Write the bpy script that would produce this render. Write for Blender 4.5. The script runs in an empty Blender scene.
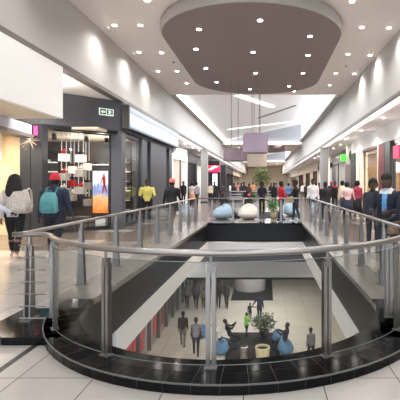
import bpy, bmesh, math, random
import numpy as np
from mathutils import Vector, Matrix
random.seed(7)
SC = bpy.context.scene
COL = SC.collection
PI = math.pi

# ------------------------------------------------------------------ camera, world, exposure
cam_d = bpy.data.cameras.new('camera'); cam = bpy.data.objects.new('camera', cam_d); COL.objects.link(cam)
cam.location = (0, 0, 1.6); cam.rotation_euler = (PI/2, 0, 0)
cam_d.sensor_width = 36; cam_d.lens = 36; cam_d.shift_x = -0.165; cam_d.shift_y = -0.04
cam_d.clip_end = 400
SC.camera = cam
w = bpy.data.worlds.new('sky'); SC.world = w; w.use_nodes = True
w.node_tree.nodes['Background'].inputs[0].default_value = (0.80, 0.89, 1.0, 1)
w.node_tree.nodes['Background'].inputs[1].default_value = 2.2
SC.view_settings.view_transform = 'Standard'; SC.view_settings.look = 'None'
SC.view_settings.gamma = 1.0; SC.view_settings.use_curve_mapping = False
SC.view_settings.exposure = 0.5

def light(kind, loc, energy, col=(1, .96, .9), size=.1, sy=None, rot=(0, 0, 0), spot=150, blend=.6):
    d = bpy.data.lights.new('scene_light', kind); d.energy = energy; d.color = col
    if kind == 'AREA':
        d.shape = 'RECTANGLE'; d.size = size; d.size_y = sy or size
    else:
        d.shadow_soft_size = size
    if kind == 'SPOT':
        d.spot_size = math.radians(spot); d.spot_blend = blend
    o = bpy.data.objects.new('scene_light', d); COL.objects.link(o); o.location = loc; o.rotation_euler = rot
    return o
# skylight daylight, coming down from the roof glazing over the void's far end
light('AREA', (-.5, 34, 6.3), 1500, (.92, .96, 1), 7, 22)
light('AREA', (-.5, 72, 6.3), 1500, (.92, .96, 1), 7, 22)
# area lights added at the lower level's ceiling for its unseen lamps
for yy in (9.5, 16, 23, 30):
    light('AREA', (-3.6, yy, -1.35), 115, (1, .97, .92), 1.2, 4)
    light('AREA', (3.6, yy, -1.35), 115, (1, .97, .92), 1.2, 4)
light('AREA', (-.5, 24, -2.6), 320, (1, .97, .92), 4, 10)

# ------------------------------------------------------------------ helpers
def lin(c):
    r = []
    for v in c:
        v /= 255.
        r.append(v/12.92 if v <= .04045 else ((v+.055)/1.055)**2.4)
    return (*r, 1)
MATS = {}
def mat(name, c, rough=.5, metal=0, emit=0, ec=None, noise=0, scale=6, spec=.5):
    if name in MATS: return MATS[name]
    m = bpy.data.materials.new(name); m.use_nodes = True; nt = m.node_tree
    b = nt.nodes['Principled BSDF']
    b.inputs['Base Color'].default_value = lin(c); b.inputs['Roughness'].default_value = rough
    b.inputs['Metallic'].default_value = metal; b.inputs['Specular IOR Level'].default_value = spec
    if emit:
        b.inputs['Emission Color'].default_value = lin(ec or c); b.inputs['Emission Strength'].default_value = emit
    if noise:
        tc = nt.nodes.new('ShaderNodeTexCoord'); n = nt.nodes.new('ShaderNodeTexNoise'); n.inputs['Scale'].default_value = scale
        n.inputs['Detail'].default_value = 4
        r = nt.nodes.new('ShaderNodeValToRGB'); l = lin(c)
        r.color_ramp.elements[0].position = .3; r.color_ramp.elements[1].position = .7
        r.color_ramp.elements[0].color = tuple(max(0, v*(1-noise)) for v in l[:3])+(1,)
        r.color_ramp.elements[1].color = tuple(min(1, v*(1+noise)) for v in l[:3])+(1,)
        nt.links.new(tc.outputs['Object'], n.inputs['Vector']); nt.links.new(n.outputs['Fac'], r.inputs[0])
        nt.links.new(r.outputs[0], b.inputs['Base Color'])
    MATS[name] = m; return m

def glass_mat(name, tint, refl=1.0, rough=.02):
    m = bpy.data.materials.new(name); m.use_nodes = True; nt = m.node_tree; nt.nodes.clear()
    o = nt.nodes.new('ShaderNodeOutputMaterial'); mx = nt.nodes.new('ShaderNodeMixShader')
    t = nt.nodes.new('ShaderNodeBsdfTransparent'); g = nt.nodes.new('ShaderNodeBsdfGlossy'); f = nt.nodes.new('ShaderNodeFresnel')
    mu = nt.nodes.new('ShaderNodeMath'); mu.operation = 'MULTIPLY'; mu.inputs[1].default_value = refl; mu.use_clamp = True
    ge = nt.nodes.new('ShaderNodeNewGeometry'); mr = nt.nodes.new('ShaderNodeMapRange'); mr.inputs[3].default_value = 1.45; mr.inputs[4].default_value = 1/1.45
    nt.links.new(ge.outputs['Backfacing'], mr.inputs[0]); nt.links.new(mr.outputs[0], f.inputs[0]); t.inputs[0].default_value = (*tint, 1); g.inputs[0].default_value = (1, 1, 1, 1); g.inputs[1].default_value = rough
    nt.links.new(f.outputs[0], mu.inputs[0]); nt.links.new(mu.outputs[0], mx.inputs[0]); nt.links.new(t.outputs[0], mx.inputs[1])
    nt.links.new(g.outputs[0], mx.inputs[2]); nt.links.new(mx.outputs[0], o.inputs[0])
    MATS[name] = m; return m

class MB:
    def __init__(s): s.bm = bmesh.new()
    def box(s, x0, x1, y0, y1, z0, z1, M=None):
        v = [s.bm.verts.new(Vector(p) if M is None else M @ Vector(p)) for p in
             ((x0,y0,z0),(x1,y0,z0),(x1,y1,z0),(x0,y1,z0),(x0,y0,z1),(x1,y0,z1),(x1,y1,z1),(x0,y1,z1))]
        for f in ((3,2,1,0),(4,5,6,7),(0,1,5,4),(1,2,6,5),(2,3,7,6),(3,0,4,7)): s.bm.faces.new([v[i] for i in f])
        return s
    def prism(s, poly, z0, z1):
        a = [s.bm.verts.new((x, y, z0)) for x, y in poly]; b = [s.bm.verts.new((x, y, z1)) for x, y in poly]
        n = len(poly)
        s.bm.faces.new(a[::-1]); s.bm.faces.new(b)
        for i in range(n): s.bm.faces.new((a[i], a[(i+1) % n], b[(i+1) % n], b[i]))
        return s
    def loft(s, rings, cap=True, closed=True):
        rs = [[s.bm.verts.new(p) for p in r] for r in rings]; n = len(rs[0])
        for a, b in zip(rs, rs[1:]):
            for i in range(n if closed else n-1):
                s.bm.faces.new((a[i], a[(i+1) % n], b[(i+1) % n], b[i]))
        if cap and closed: s.bm.faces.new(rs[0][::-1]); s.bm.faces.new(rs[-1])
        return s
    def tube(s, pts, r, n=10, rz=None):
        pts = [Vector(p) for p in pts]; rings = []; u = None
        R = r if isinstance(r, (list, tuple)) else [r]*len(pts)
        for i, p in enumerate(pts):
            t = ((pts[i+1] if i < len(pts)-1 else p) - (pts[i-1] if i else p)).normalized()
            if u is None:
                u = t.cross(Vector((0, 0, 1)))
                if u.length < .1: u = Vector((1, 0, 0))
            u = (u - t*u.dot(t)).normalized(); v = t.cross(u)
            rings.append([p + (u*math.cos(a) + v*math.sin(a))*R[i] for a in (2*PI*k/n for k in range(n))])
        return s.loft(rings)
    def lathe(s, prof, c=(0, 0, 0), n=24, cap=True, sx=1, sy=1):
        rings = [[Vector((c[0]+sx*r*math.cos(2*PI*k/n), c[1]+sy*r*math.sin(2*PI*k/n), c[2]+z)) for k in range(n)] for r, z in prof]
        return s.loft(rings, cap)
    def ell(s, c, rx, ry, rz, n=12, m=8):
        return s.lathe([(math.sin(PI*i/m)*1 if 0 < i < m else .03, -math.cos(PI*i/m)*rz) for i in range(m+1)], c, n, True, rx, ry)
    def quad(s, *p):
        s.bm.faces.new([s.bm.verts.new(q) for q in p]); return s
    def build(s, name, m, parent=None, smooth=False, world=True):
        bmesh.ops.recalc_face_normals(s.bm, faces=s.bm.faces[:])
        me = bpy.data.meshes.new(name); s.bm.to_mesh(me); s.bm.free()
        for mm in (m if isinstance(m, (list, tuple)) else [m]): me.materials.append(MATS[mm] if isinstance(mm, str) else mm)
        if smooth: me.shade_smooth()
        o = bpy.data.objects.new(name, me); COL.objects.link(o)
        if parent:
            o.parent = parent
            if world: me.transform(wm(parent).inverted())
        return o
def wm(o):
    M = Matrix.Translation(o.location) @ o.rotation_euler.to_matrix().to_4x4() @ Matrix.Diagonal((*o.scale, 1))
    return wm(o.parent) @ M if o.parent else M
def tag(o, label=None, cat=None, group=None, kind=None):
    if label: o['label'] = label
    if cat: o['category'] = cat
    if group: o['group'] = group
    if kind: o['kind'] = kind
    return o
def thing(name, label, cat, loc=(0, 0, 0), rz=0, group=None):
    o = bpy.data.objects.new(name, None); COL.objects.link(o); o.location = loc; o.rotation_euler = (0, 0, rz)
    o.empty_display_size = .1
    return tag(o, label, cat, group)
def struct(mb, name, m, smooth=False):
    return tag(mb.build(name, m, None, smooth), kind='structure')
def dup(root, loc, rz=None, label=None, group=None, scale=None):
    r = root.copy(); COL.objects.link(r); r.location = loc
    if rz is not None: r.rotation_euler = (0, 0, rz)
    if scale: r.scale = (scale,)*3
    if label: r['label'] = label
    if group: r['group'] = group
    for ch in list(root.children):
        c = ch.copy(); COL.objects.link(c); c.parent = r
        for g in ch.children:
            d = g.copy(); COL.objects.link(d); d.parent = c
    return r

# ------------------------------------------------------------------ materials
mat('paint_white', (248, 248, 248), .6)
mat('paint_grey', (184, 182, 179), .55)
mat('pillar_grey', (150, 148, 146), .5)
mat('paint_ceiling', (240, 232, 228), .7)
mat('paint_cream', (226, 214, 196), .6)
mat('taupe', (132, 119, 119), .55)
mat('taupe_rim', (170, 165, 160), .35)
mat('charcoal', (76, 77, 84), .45)
mat('charcoal_dark', (42, 43, 48), .4)
mat('black', (18, 18, 20), .4)
mat('granite', (9, 9, 10), .1, noise=.35, scale=40, spec=.17)
mat('fascia_black', (24, 24, 26), .35, spec=.15)
mat('stone_light', (122, 116, 110), .25, noise=.06)
mat('granite_joint', (24, 24, 26), .4)
mat('granite_edge', (84, 83, 82), .25)
mat('steel', (150, 146, 143), .33, .9)
mat('steel_dark', (128, 126, 125), .35, .75)
mat('trim_grey', (118, 112, 108), .5)
mat('mat_black', (26, 26, 28), .85)
mat('wood', (222, 196, 158), .45, noise=.12, scale=3)
mat('wood_dark', (90, 64, 50), .5, noise=.2, scale=3)
mat('lamp_glow', (255, 250, 240), .5, emit=14)
mat('cove_glow', (255, 253, 250), .5, emit=2.2)
mat('sky_glow', (250, 252, 255), .5, emit=1.2)
mat('roof_glow', (250, 250, 250), .5, emit=1.5)
mat('roof_white_glow', (236, 236, 238), .6, emit=.1)  # faint glow put into the roof white so it looks daylit
mat('gable_grey', (178, 180, 188), .6)
mat('line_grey', (150, 148, 148), .6)
glass_mat('glass_rail', (.82, .83, .82), .38)
glass_mat('glass_side', (.93, .94, .94), .5)
glass_mat('glass_shop', (.94, .95, .95), .5)

def tile_mat(name, base, alt, joint, w, phase=(0, 0), rough=.22, far=None):
    """square stone tiles with thin joints; a band pattern of darker tiles starts beyond y=far"""
    m = bpy.data.materials.new(name); m.use_nodes = True; nt = m.node_tree; N = nt.nodes.new; L = nt.links.new
    b = nt.nodes['Principled BSDF']; b.inputs['Roughness'].default_value = rough
    g = N('ShaderNodeNewGeometry'); mp = N('ShaderNodeMapping'); mp.inputs['Location'].default_value = (-phase[0]/w, -phase[1]/w, 0)
    mp.inputs['Scale'].default_value = (1/w, 1/w, 1)
    L(g.outputs['Position'], mp.inputs[0])
    br = N('ShaderNodeTexBrick'); br.offset = 0; br.squash = 1
    br.inputs['Scale'].default_value = 1; br.inputs['Brick Width'].default_value = 1; br.inputs['Row Height'].default_value = 1
    br.inputs['Mortar Size'].default_value = .007; br.inputs['Mortar Smooth'].default_value = 0
    br.inputs['Color1'].default_value = lin(base); br.inputs['Color2'].default_value = lin(tuple(v*.965 for v in base))
    br.inputs['Mortar'].default_value = lin(joint)
    L(mp.outputs[0], br.inputs['Vector'])
    n = N('ShaderNodeTexNoise'); n.inputs['Scale'].default_value = 1.6; n.inputs['Detail'].default_value = 5; L(g.outputs['Position'], n.inputs['Vector'])
    mul = N('ShaderNodeMix'); mul.data_type = 'RGBA'; mul.blend_type = 'MULTIPLY'; mul.inputs[0].default_value = .08
    L(br.outputs['Color'], mul.inputs[6]); L(n.outputs['Fac'], mul.inputs[7])
    out = mul.outputs[2]
    if far is not None:
        s2 = N('ShaderNodeSeparateXYZ'); L(mp.outputs[0], s2.inputs[0]); fr = []
        for ax, per, lim in (('X', 5, .4), ('Y', 4, .27)):
            dv = N('ShaderNodeMath'); dv.operation = 'DIVIDE'; dv.inputs[1].default_value = per; L(s2.outputs[ax], dv.inputs[0])
            fc = N('ShaderNodeMath'); fc.operation = 'FRACT'; L(dv.outputs[0], fc.inputs[0])
            lt = N('ShaderNodeMath'); lt.operation = 'LESS_THAN'; lt.inputs[1].default_value = lim; L(fc.outputs[0], lt.inputs[0]); fr.append(lt)
        an = N('ShaderNodeMath'); an.operation = 'MULTIPLY'; L(fr[0].outputs[0], an.inputs[0]); L(fr[1].outputs[0], an.inputs[1])
        b2 = N('ShaderNodeMix'); b2.data_type = 'RGBA'; L(an.outputs[0], b2.inputs[0]); b2.inputs[6].default_value = lin(alt); L(out, b2.inputs[7])
        sx = N('ShaderNodeSeparateXYZ'); L(g.outputs['Position'], sx.inputs[0])
        gt = N('ShaderNodeMath'); gt.operation = 'GREATER_THAN'; gt.inputs[1].default_value = far; L(sx.outputs['Y'], gt.inputs[0])
        mx = N('ShaderNodeMix'); mx.data_type = 'RGBA'; L(gt.outputs[0], mx.inputs[0]); L(out, mx.inputs[6]); L(b2.outputs[2], mx.inputs[7])
        out = mx.outputs[2]
    L(out, b.inputs['Base Color'])
    rr = N('ShaderNodeMapRange'); rr.inputs[3].default_value = rough*.7; rr.inputs[4].default_value = rough*1.4
    L(n.outputs['Fac'], rr.inputs[0]); L(rr.outputs[0], b.inputs['Roughness'])
    MATS[name] = m
tile_mat('tiles_upper', (168, 163, 158), (110, 98, 90), (84, 80, 78), .625, (.456, 3.3), .2, far=9.6)
tile_mat('tiles_lower', (204, 200, 192), (190, 178, 160), (150, 142, 134), 1.25, (0, 0), .5)

# ------------------------------------------------------------------ structure: floors and the void
CX, CY, RV, YF = -.44, 5.3, 1.86, 15.6
XL, XR = CX-RV, CX+RV
def arc(r, a0=-90, a1=90, n=40):   # angle measured from the camera side of the circle
    return [(CX + r*math.sin(math.radians(a0+(a1-a0)*i/n)), CY - r*math.cos(math.radians(a0+(a1-a0)*i/n))) for i in range(n+1)]
def floor_mb(z, y0, y1, xa, xb):
    m = MB()
    m.quad((xa, y0, z), (XL, y0, z), (XL, y1, z), (xa, y1, z)); m.quad((XR, y0, z), (xb, y0, z), (xb, y1, z), (XR, y1, z))
    m.quad((XL, YF, z), (XR, YF, z), (XR, y1, z), (XL, y1, z))
    A = arc(RV)
    for (a, b), (c, d) in zip(A, A[1:]): m.quad((a, y0, z), (c, y0, z), (c, d, z), (a, b, z))
    return m
f = struct(floor_mb(0, -6, 112, -13, 12), 'floor', 'tiles_upper')
f = struct(floor_mb(-1.0, -6, 17.6, -13, 12), 'ceiling', 'paint_cream')
def ribbon(pts, z0, z1, t, closed=False):
    """a wall strip of thickness t following a plan line"""
    m = MB(); P = [Vector((*p, 0)) for p in pts]; n = len(P); off = []
    for i in range(n):
        a = P[i-1] if i or closed else P[i]; b = P[(i+1) % n] if i < n-1 or closed else P[i]
        d = (b-a).normalized(); off.append(P[i] + Vector((d.y, -d.x, 0))*t)
    rings = [[Vector((p.x, p.y, z0)), Vector((q.x, q.y, z0)), Vector((q.x, q.y, z1)), Vector((p.x, p.y, z1))] for p, q in zip(P, off)]
    if closed: rings.append(rings[0])
    m.loft(rings, not closed); return m
void = arc(RV) + [(XR, YF), (XL, YF)]
struct(ribbon(void, -.65, -.001, .04, True), 'trim_1', 'fascia_black')
m = ribbon([(XR-.0, 6.0), (XR-.0, YF)], -1.05, -.65, -.05)
struct(m, 'trim_2', mat('beam_pale', (214, 212, 210), .6))
struct(ribbon([(XL, YF), (XL, 6.0)], -1.05, -.65, -.05), 'trim_3', 'beam_pale')
# far end band bows gently
pts = [(XL+(XR-XL)*i/20, YF-.02-.25*math.sin(PI*i/20)) for i in range(21)]
struct(ribbon(pts, -1.0, -.65, -.05), 'trim_4', mat('band_grey', (186, 186, 188), .6))
struct(MB().box(-5.5, 6, 17.2, 17.4, -2.5, -1.75), 'trim_5', mat('bulkhead_grey', (138, 138, 140), .6))
struct(MB().box(-5.5, 6, 17.22, 17.42, -1.75, -1.05), 'trim_6', 'charcoal_dark')
struct(MB().box(-12, 12, 17.2, 42, -2.5, -2.42), 'ceiling', 'paint_cream')
# curb round the void: black granite with a worn steel edge
def curb(name, inner, outer, mm='granite'):
    m = MB(); rings = [[Vector((*p, 0)), Vector((*q, 0)), Vector((*q, .08)), Vector((*p, .08))] for p, q in zip(inner, outer)]
    m.loft(rings); return struct(m, name, mm)
def outer(r): return [(x+.09, y) for x, y in arc(r)]
curb('trim_7', arc(RV-.02), outer(2.28))
e = MB()
A, B = outer(2.272), outer(2.285)
e.loft([[Vector((*p, .074)), Vector((*q, .074)), Vector((*q, .084)), Vector((*p, .084))] for p, q in zip(A, B)])
struct(e, 'trim_8', 'granite_edge')
curb('trim_9', [(XL+.02, CY), (XL+.02, YF+.35)], [(XL-.55, CY), (XL-.55, YF+.35)], 'stone_light')
curb('trim_10', [(XR-.02, CY), (XR-.02, YF+.35)], [(XR+.47, CY), (XR+.47, YF+.35)], 'stone_light')
struct(MB().box(XL+.02, XR-.02, YF-.02, YF+.4, 0, .08), 'trim_11', 'granite')
# joints across the curb top
j = MB()
for k in range(-15, 16):
    a = math.radians(k*5.6)
    M = Matrix.Translation((CX+.09, CY, 0)) @ Matrix.Rotation(a, 4, 'Z')
    j.box(-.0018, .0018, -2.26, -RV-.09, .078, .0815, M)
    j.box(-.0025, .0025, -2.283, -2.27, 0, .078, M)
struct(j, 'trim_12', 'granite_joint')
# square plinths where the curved rail meets the straight rails
struct(MB().prism([(-2.62, 3.96), (-2.05, 3.96), (-2.2, 4.9), (-2.95, 4.9), (-2.95, 4.3)], 0, .08), 'trim_13', 'granite')
struct(MB().prism([(1.15, 3.96), (1.62, 3.96), (1.95, 4.3), (1.95, 4.9), (1.35, 4.9)], 0, .08), 'trim_14', 'granite')
# dark expansion joints let into the floor
struct(MB().box(-13, -2.63, 3.93, 4.15, -.01, .004), 'trim_15', 'trim_grey')
struct(MB().box(-2.315, -2.255, 1.5, 3.96, -.01, .003), 'trim_16', 'charcoal_dark')
# lower level
struct(MB().box(-12, 12, 0, 44, -6.5, -6.4), 'floor', 'tiles_lower')
struct(MB().box(-12, 12, 42, 42.2, -6.4, -2.4), 'wall_far', 'paint_cream')
struct(MB().box(-12.1, -12, 0, 44, -6.4, -1), 'wall_left', 'paint_cream')
struct(MB().box(6.2, 6.4, 0, 44, -6.4, -1), 'wall_right', 'paint_cream')

# ------------------------------------------------------------------ structure: upper walls, ceilings
WL, WR, HC, HB, HR = -5.2, 4.2, 6.46, 4.7, 4.52
seams = [-.4, 2, 4.4, 6.8]
struct(MB().box(WL-.2, WL, -6, 112, HB, HC), 'wall_left', 'paint_grey')
struct(MB().box(WR, WR+.2, -6, 112, HR, HC), 'wall_right', 'paint_grey')
struct(MB().box(WL-.25, WL+.03, -6, 112, HB-.12, HB), 'trim_17', 'trim_grey')
struct(MB().box(WR-.03, WR+.25, -6, 112, HR-.1, HR), 'trim_18', 'trim_grey')
s = MB()
for y in [8.4 - 1.0 + 0*k for k in range(1)]: s.box(WL, WL+.004, y, y+.012, HB, HC)
struct(s, 'trim_19', 'trim_grey')
struct(MB().box(-13, WL-.2, -6, 112, HB-.12, HB), 'ceiling', 'paint_white')
struct(MB().box(WR+.2, 12, -6, 112, HR-.1, HR), 'ceiling', 'paint_white')
for a, b in ((-6, 21.8), (47, 60), (85, 112)):
    struct(MB().box(WL-.2, WR+.2, a, b, HC, HC+.1), 'ceiling', 'paint_ceiling')
struct(MB().box(-13, 12, 112, 112.2, 0, 9), 'wall_far', 'paint_cream')
struct(MB().box(-13.1, -13, -6, 112, 0, 5), 'wall_left', 'paint_cream')
struct(MB().box(12, 12.1, -6, 112, 0, 5), 'wall_right', 'paint_cream')
nt_ = 19
def skylight(y0, y1, n):
    # rooflight: a roof raking up to the right, clerestory glazing on the right, a plain gable at the far end
    rise = 2.2
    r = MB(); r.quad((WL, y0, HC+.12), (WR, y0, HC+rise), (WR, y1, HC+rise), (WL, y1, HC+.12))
    struct(r, 'ceiling', 'roof_white_glow')
    g = MB(); g.prism([(0, 0)]*0 or [(WL, y1), (WR, y1), (WR, y1+.1), (WL, y1+.1)], HC-.0, HC+.01)
    struct(g, 'trim_%d' % (n), 'gable_grey')
    g = MB(); g.quad((WL, y1-.02, HC), (WR, y1-.02, HC), (WR, y1-.02, HC+rise), (WL, y1-.02, HC+.12)); struct(g, 'wall_far', 'gable_grey')
    g = MB(); g.quad((WL, y0, HC), (WR, y0, HC), (WR, y0, HC+rise), (WL, y0, HC+.12)); struct(g, 'wall_near', 'gable_grey')
    wn = thing('clerestory_window', 'long bright clerestory window above right wall, %s rooflight' % ('nearer' if n < 25 else 'farther'), 'window', (WR, y0, HC))
    wn['kind'] = 'structure'; wn.name = 'window_%d' % (1 if n < 25 else 2)
    MB().box(WR-.02, WR+.02, y0, y1, HC+.18, HC+rise).build('pane', 'sky_glow', wn)
    fr = MB(); k = y0
    while k < y1: fr.box(WR-.05, WR-.02, k, k+.07, HC, HC+rise); k += 3.1
    fr.build('window_frame', 'paint_white', wn)
    struct(MB().box(WL+.32, WL+.52, y0, y1-.3, HC+.0, HC+.04), 'trim_%d' % (n+1), 'cove_glow')
    struct(MB().box(WL, WL+.3, y0, y1, HC-.02, HC+.12), 'trim_%d' % (n+2), 'paint_grey')
    struct(MB().box(WR-.3, WR, y0, y1, HC, HC+.14), 'trim_%d' % (n+3), 'paint_grey')
    struct(MB().box(WL, WR, y1-.35, y1-.05, HC+.0, HC+.05), 'trim_%d' % (n+4), 'cove_glow')
    struct(MB().box(WL, WR, y1-.1, y1+.4, HC-.25, HC+.0), 'trim_%d' % (n+5), 'paint_white')
    return rise
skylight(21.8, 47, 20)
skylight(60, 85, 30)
def roof_z(X): return HC+.12 + (X-WL)/(WR-WL)*(2.2-.12)
def roof_pt(px, py):
    # point of the raking roof that lies on a given bearing from the viewpoint
    ax, az = (px-266)/400, (184-py)/400; k = (2.2-.12)/(WR-WL)
    # 1.6+az*d = HC+.12 + (ax*d-WL)*k
    d = (HC+.12-WL*k-1.6)/(az-ax*k); return ax*d, d
def roof_line(p, q, wdt, m, label):
    a, b = roof_pt(*p), roof_pt(*q); A = Vector((*a, roof_z(a[0])-.04)); B = Vector((*b, roof_z(b[0])-.04))
    d = (B-A).normalized(); s = d.cross(Vector((0, 0, 1))).normalized()*wdt/2
    o = MB(); o.loft([[A-s, A+s, A+s+Vector((0,0,.03)), A-s+Vector((0,0,.03))], [B-s, B+s, B+s+Vector((0,0,.03)), B-s+Vector((0,0,.03))]])
    return tag(o.build('light_strip' if m == 'roof_glow' else 'roof_seam', m), label, 'light' if m == 'roof_glow' else 'trim', 'lines across the rooflight')
roof_line((236, 95), (272, 107), .5, 'roof_glow', 'bright slanting light strip on rooflight, nearest the dark ceiling panel')
roof_line((228, 129.5), (294, 121.5), .45, 'roof_glow', 'long bright light strip on rooflight just above the lilac drum lamp')
roof_line((258, 118), (296, 105), .35, 'line_grey', 'thin grey seam slanting across the white rooflight')
# ------------------------------------------------------------------ oval ceiling panel, downlights
OV = []
OX, OW, OZ = -.43, 2.72, 6.1
for i in range(25):
    a = PI*i/24; OV.append((OX+OW*math.cos(a)*1.0, 17.6+2.4*math.sin(a)))
for i in range(25):
    a = PI+PI*i/24; OV.append((OX+OW*math.cos(a)*1.0, 12.4+2.5*math.sin(a)))
t = thing('oval_ceiling_panel', 'large dark taupe oval panel hung below the ceiling, over the void', 'ceiling panel', (OX, 15, HC))
MB().prism(OV, OZ, OZ+.02).build('soffit', 'taupe', t)
rim = MB(); n = len(OV)
rim.loft([[Vector((x, y, OZ+.0)) for x, y in OV], [Vector((OX+(x-OX)*1.012, 15+(y-15)*1.008, OZ+.04)) for x, y in OV],
          [Vector((OX+(x-OX)*1.012, 15+(y-15)*1.008, HC-.08)) for x, y in OV], [Vector((x, y, HC-.02)) for x, y in OV]], cap=False)
rim.build('rim', 'taupe_rim', t, smooth=True)
def downlight_mesh():
    m = MB(); m.lathe([(.055, -.012), (.085, -.012), (.09, 0), (.055, 0)], n=16)
    return m
t0 = thing('downlight', 'small round white recessed downlight in the pale ceiling', 'ceiling light', (0, 0, HC), group='downlights in the pale ceiling')
ring = downlight_mesh().build('trim_ring', 'paint_white', t0, world=False)
MB().lathe([(.001, -.02), (.07, -.02), (.07, -.004), (.001, -.004)], n=16).build('lamp', 'lamp_glow', t0, world=False)
first = [True]
def put_dl(x, y, z, oval, power=0):
    g = 'downlights in the dark oval panel' if oval else 'downlights in the pale ceiling'
    lb = 'small round recessed downlight in the dark taupe oval ceiling panel' if oval else t0['label']
    if first[0]: t0.location = (x, y, z); first[0] = False
    else: dup(t0, (x, y, z), None, lb, g)
    if power: light('SPOT', (x, y, z-.06), power, (1, .97, .94), .08, spot=140, blend=.8)
for px, py in ((147,0),(139,52),(161.5,52.5),(158,71),(177,71),(186.6,83),(114.5,25),(140.5,25),(352,1),(362,27),(389,27.5),(348,54),(370,55),(336,73),(354.6,73.5),(329.6,85),(223,90.6),(294,91)):
    d = (HC-1.6)*400/(184-py); put_dl((px-266)*d/400, d, HC, False, 110)
for px, py in ((199,29),(196,49),(206,68),(216.5,82),(250,89),(255.5,73),(253,52),(260,20),(310,36),(308,55),(303,73),(289,86)):
    d = (OZ-1.6)*400/(184-py); put_dl((px-266)*d/400, d, OZ, True, 60)
# the same rows continue overhead and behind the viewpoint
for y in (-4, -1, 2, 5, 8):
    for x in (-3.9, -2.2, 1.2, 2.9): put_dl(x, y, HC, False, 100)
for y in (49, 53, 57, 88, 94, 100):
    for x in (-3.6, -.5, 2.6): put_dl(x, y, HC, False, 130)
# wall washers
wash = thing('wall_washer', 'slim wall washer lamp at the ceiling edge, throwing a cone of light on the wall', 'ceiling light', (0, 0, HC), group='wall washers')
MB().lathe([(.04, -.05), (.055, -.05), (.055, 0), (.04, 0)], n=12).build('housing', 'paint_white', wash, world=False)
k = 0
for side, X in ((1, WL+.3), (-1, WR-.3)):
    for i in range(14):
        y = 2.8 + 2.4*i
        if 22 < y: continue
        if k == 0: wash.location = (X, y, HC)
        else: dup(wash, (X, y, HC))
        k += 1
        light('SPOT', (X, y, HC-.07), 5, (1, .95, .86), .03, spot=46, blend=.7)
for y in (24.4, 27, 29.6, 32, 34.4, 37, 40, 43):
    for X in (WR-.3,): light('SPOT', (X, y, HC-.05), 5, (1, .95, .86), .03, spot=46, blend=.7)
# second, farther dark oval
t = thing('oval_ceiling_panel', 'smaller far taupe ceiling panel beyond the first rooflight', 'ceiling panel', (.9, 53, HC))
MB().prism([(.6+1.9*math.cos(a*PI/12), 53+4*math.sin(a*PI/12)) for a in range(24)], 6.05, 6.4).build('soffit', 'taupe', t)
for i, (px, py) in enumerate(((199,63),(321.5,66.5))):
    d = (HC-1.6)*400/(184-py); px = (160, 346)[i]; py = (62, 66)[i]; d = (HC-1.6)*400/(184-py)
    o = tag(MB().lathe([(.05, -.03), (.06, 0), (.02, -.04)][::1], ((px-266)*d/400 + (.55 if i == 0 else 0), d, HC), 12).build('sprinkler', 'trim_grey'), ('small dark sprinkler head in ceiling left of the oval panel', 'small dark sprinkler head in ceiling right of the oval panel')[i], 'sprinkler')

# ------------------------------------------------------------------ drum pendants
def drum(label, px, y0, y1, d, wpx, col, cab):
    X = (px-266)*d/400; zt = 1.6+(184-y0)*d/400; zb = 1.6+(184-y1)*d/400; r = wpx*d/800
    t = thing('drum_pendant', label, 'pendant lamp', (X, d, zb))
    s = MB(); s.lathe([(r*.97, 0), (r, .0), (r, zt-zb), (r*.97, zt-zb), (r*.97, 0)], (X, d, zb), 40, cap=False)
    s.build('lamp_shade', mat('shade_'+str(px), col, .8), t, smooth=False)
    MB().lathe([(.01, .06), (r*.96, .06), (r*.96, .09), (.01, .09)], (X, d, zb), 32).build('diffuser', mat('diffuser', (230, 222, 215), .8), t)
    top = OZ if d < 19.8 else HC
    for c in cab:
        MB().tube([(X+c, d, zt-.02), (X+c, d, top)], .014, 8).build('cable', 'steel', t)
    hub = MB(); hub.tube([(X-r, d, zt-.04), (X+r, d, zt-.04)], .015, 6); hub.tube([(X, d-r, zt-.04), (X, d+r, zt-.04)], .015, 6)
    hub.build('spider', 'steel', t)
drum('lilac grey drum pendant lamp, nearest and highest of the hanging three', 255.5, 134, 153, 16.2, 25, (158, 144, 162), (-.14, .15))
drum('mauve grey drum pendant lamp hanging lowest-left, left of the lilac one', 235.5, 149, 161, 17.6, 24, (140, 124, 134), (-.18, .12))
drum('beige drum pendant lamp hanging partly behind the lilac one', 257, 151, 167, 19.2, 20, (196, 182, 168), (-.14, .15))

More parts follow.
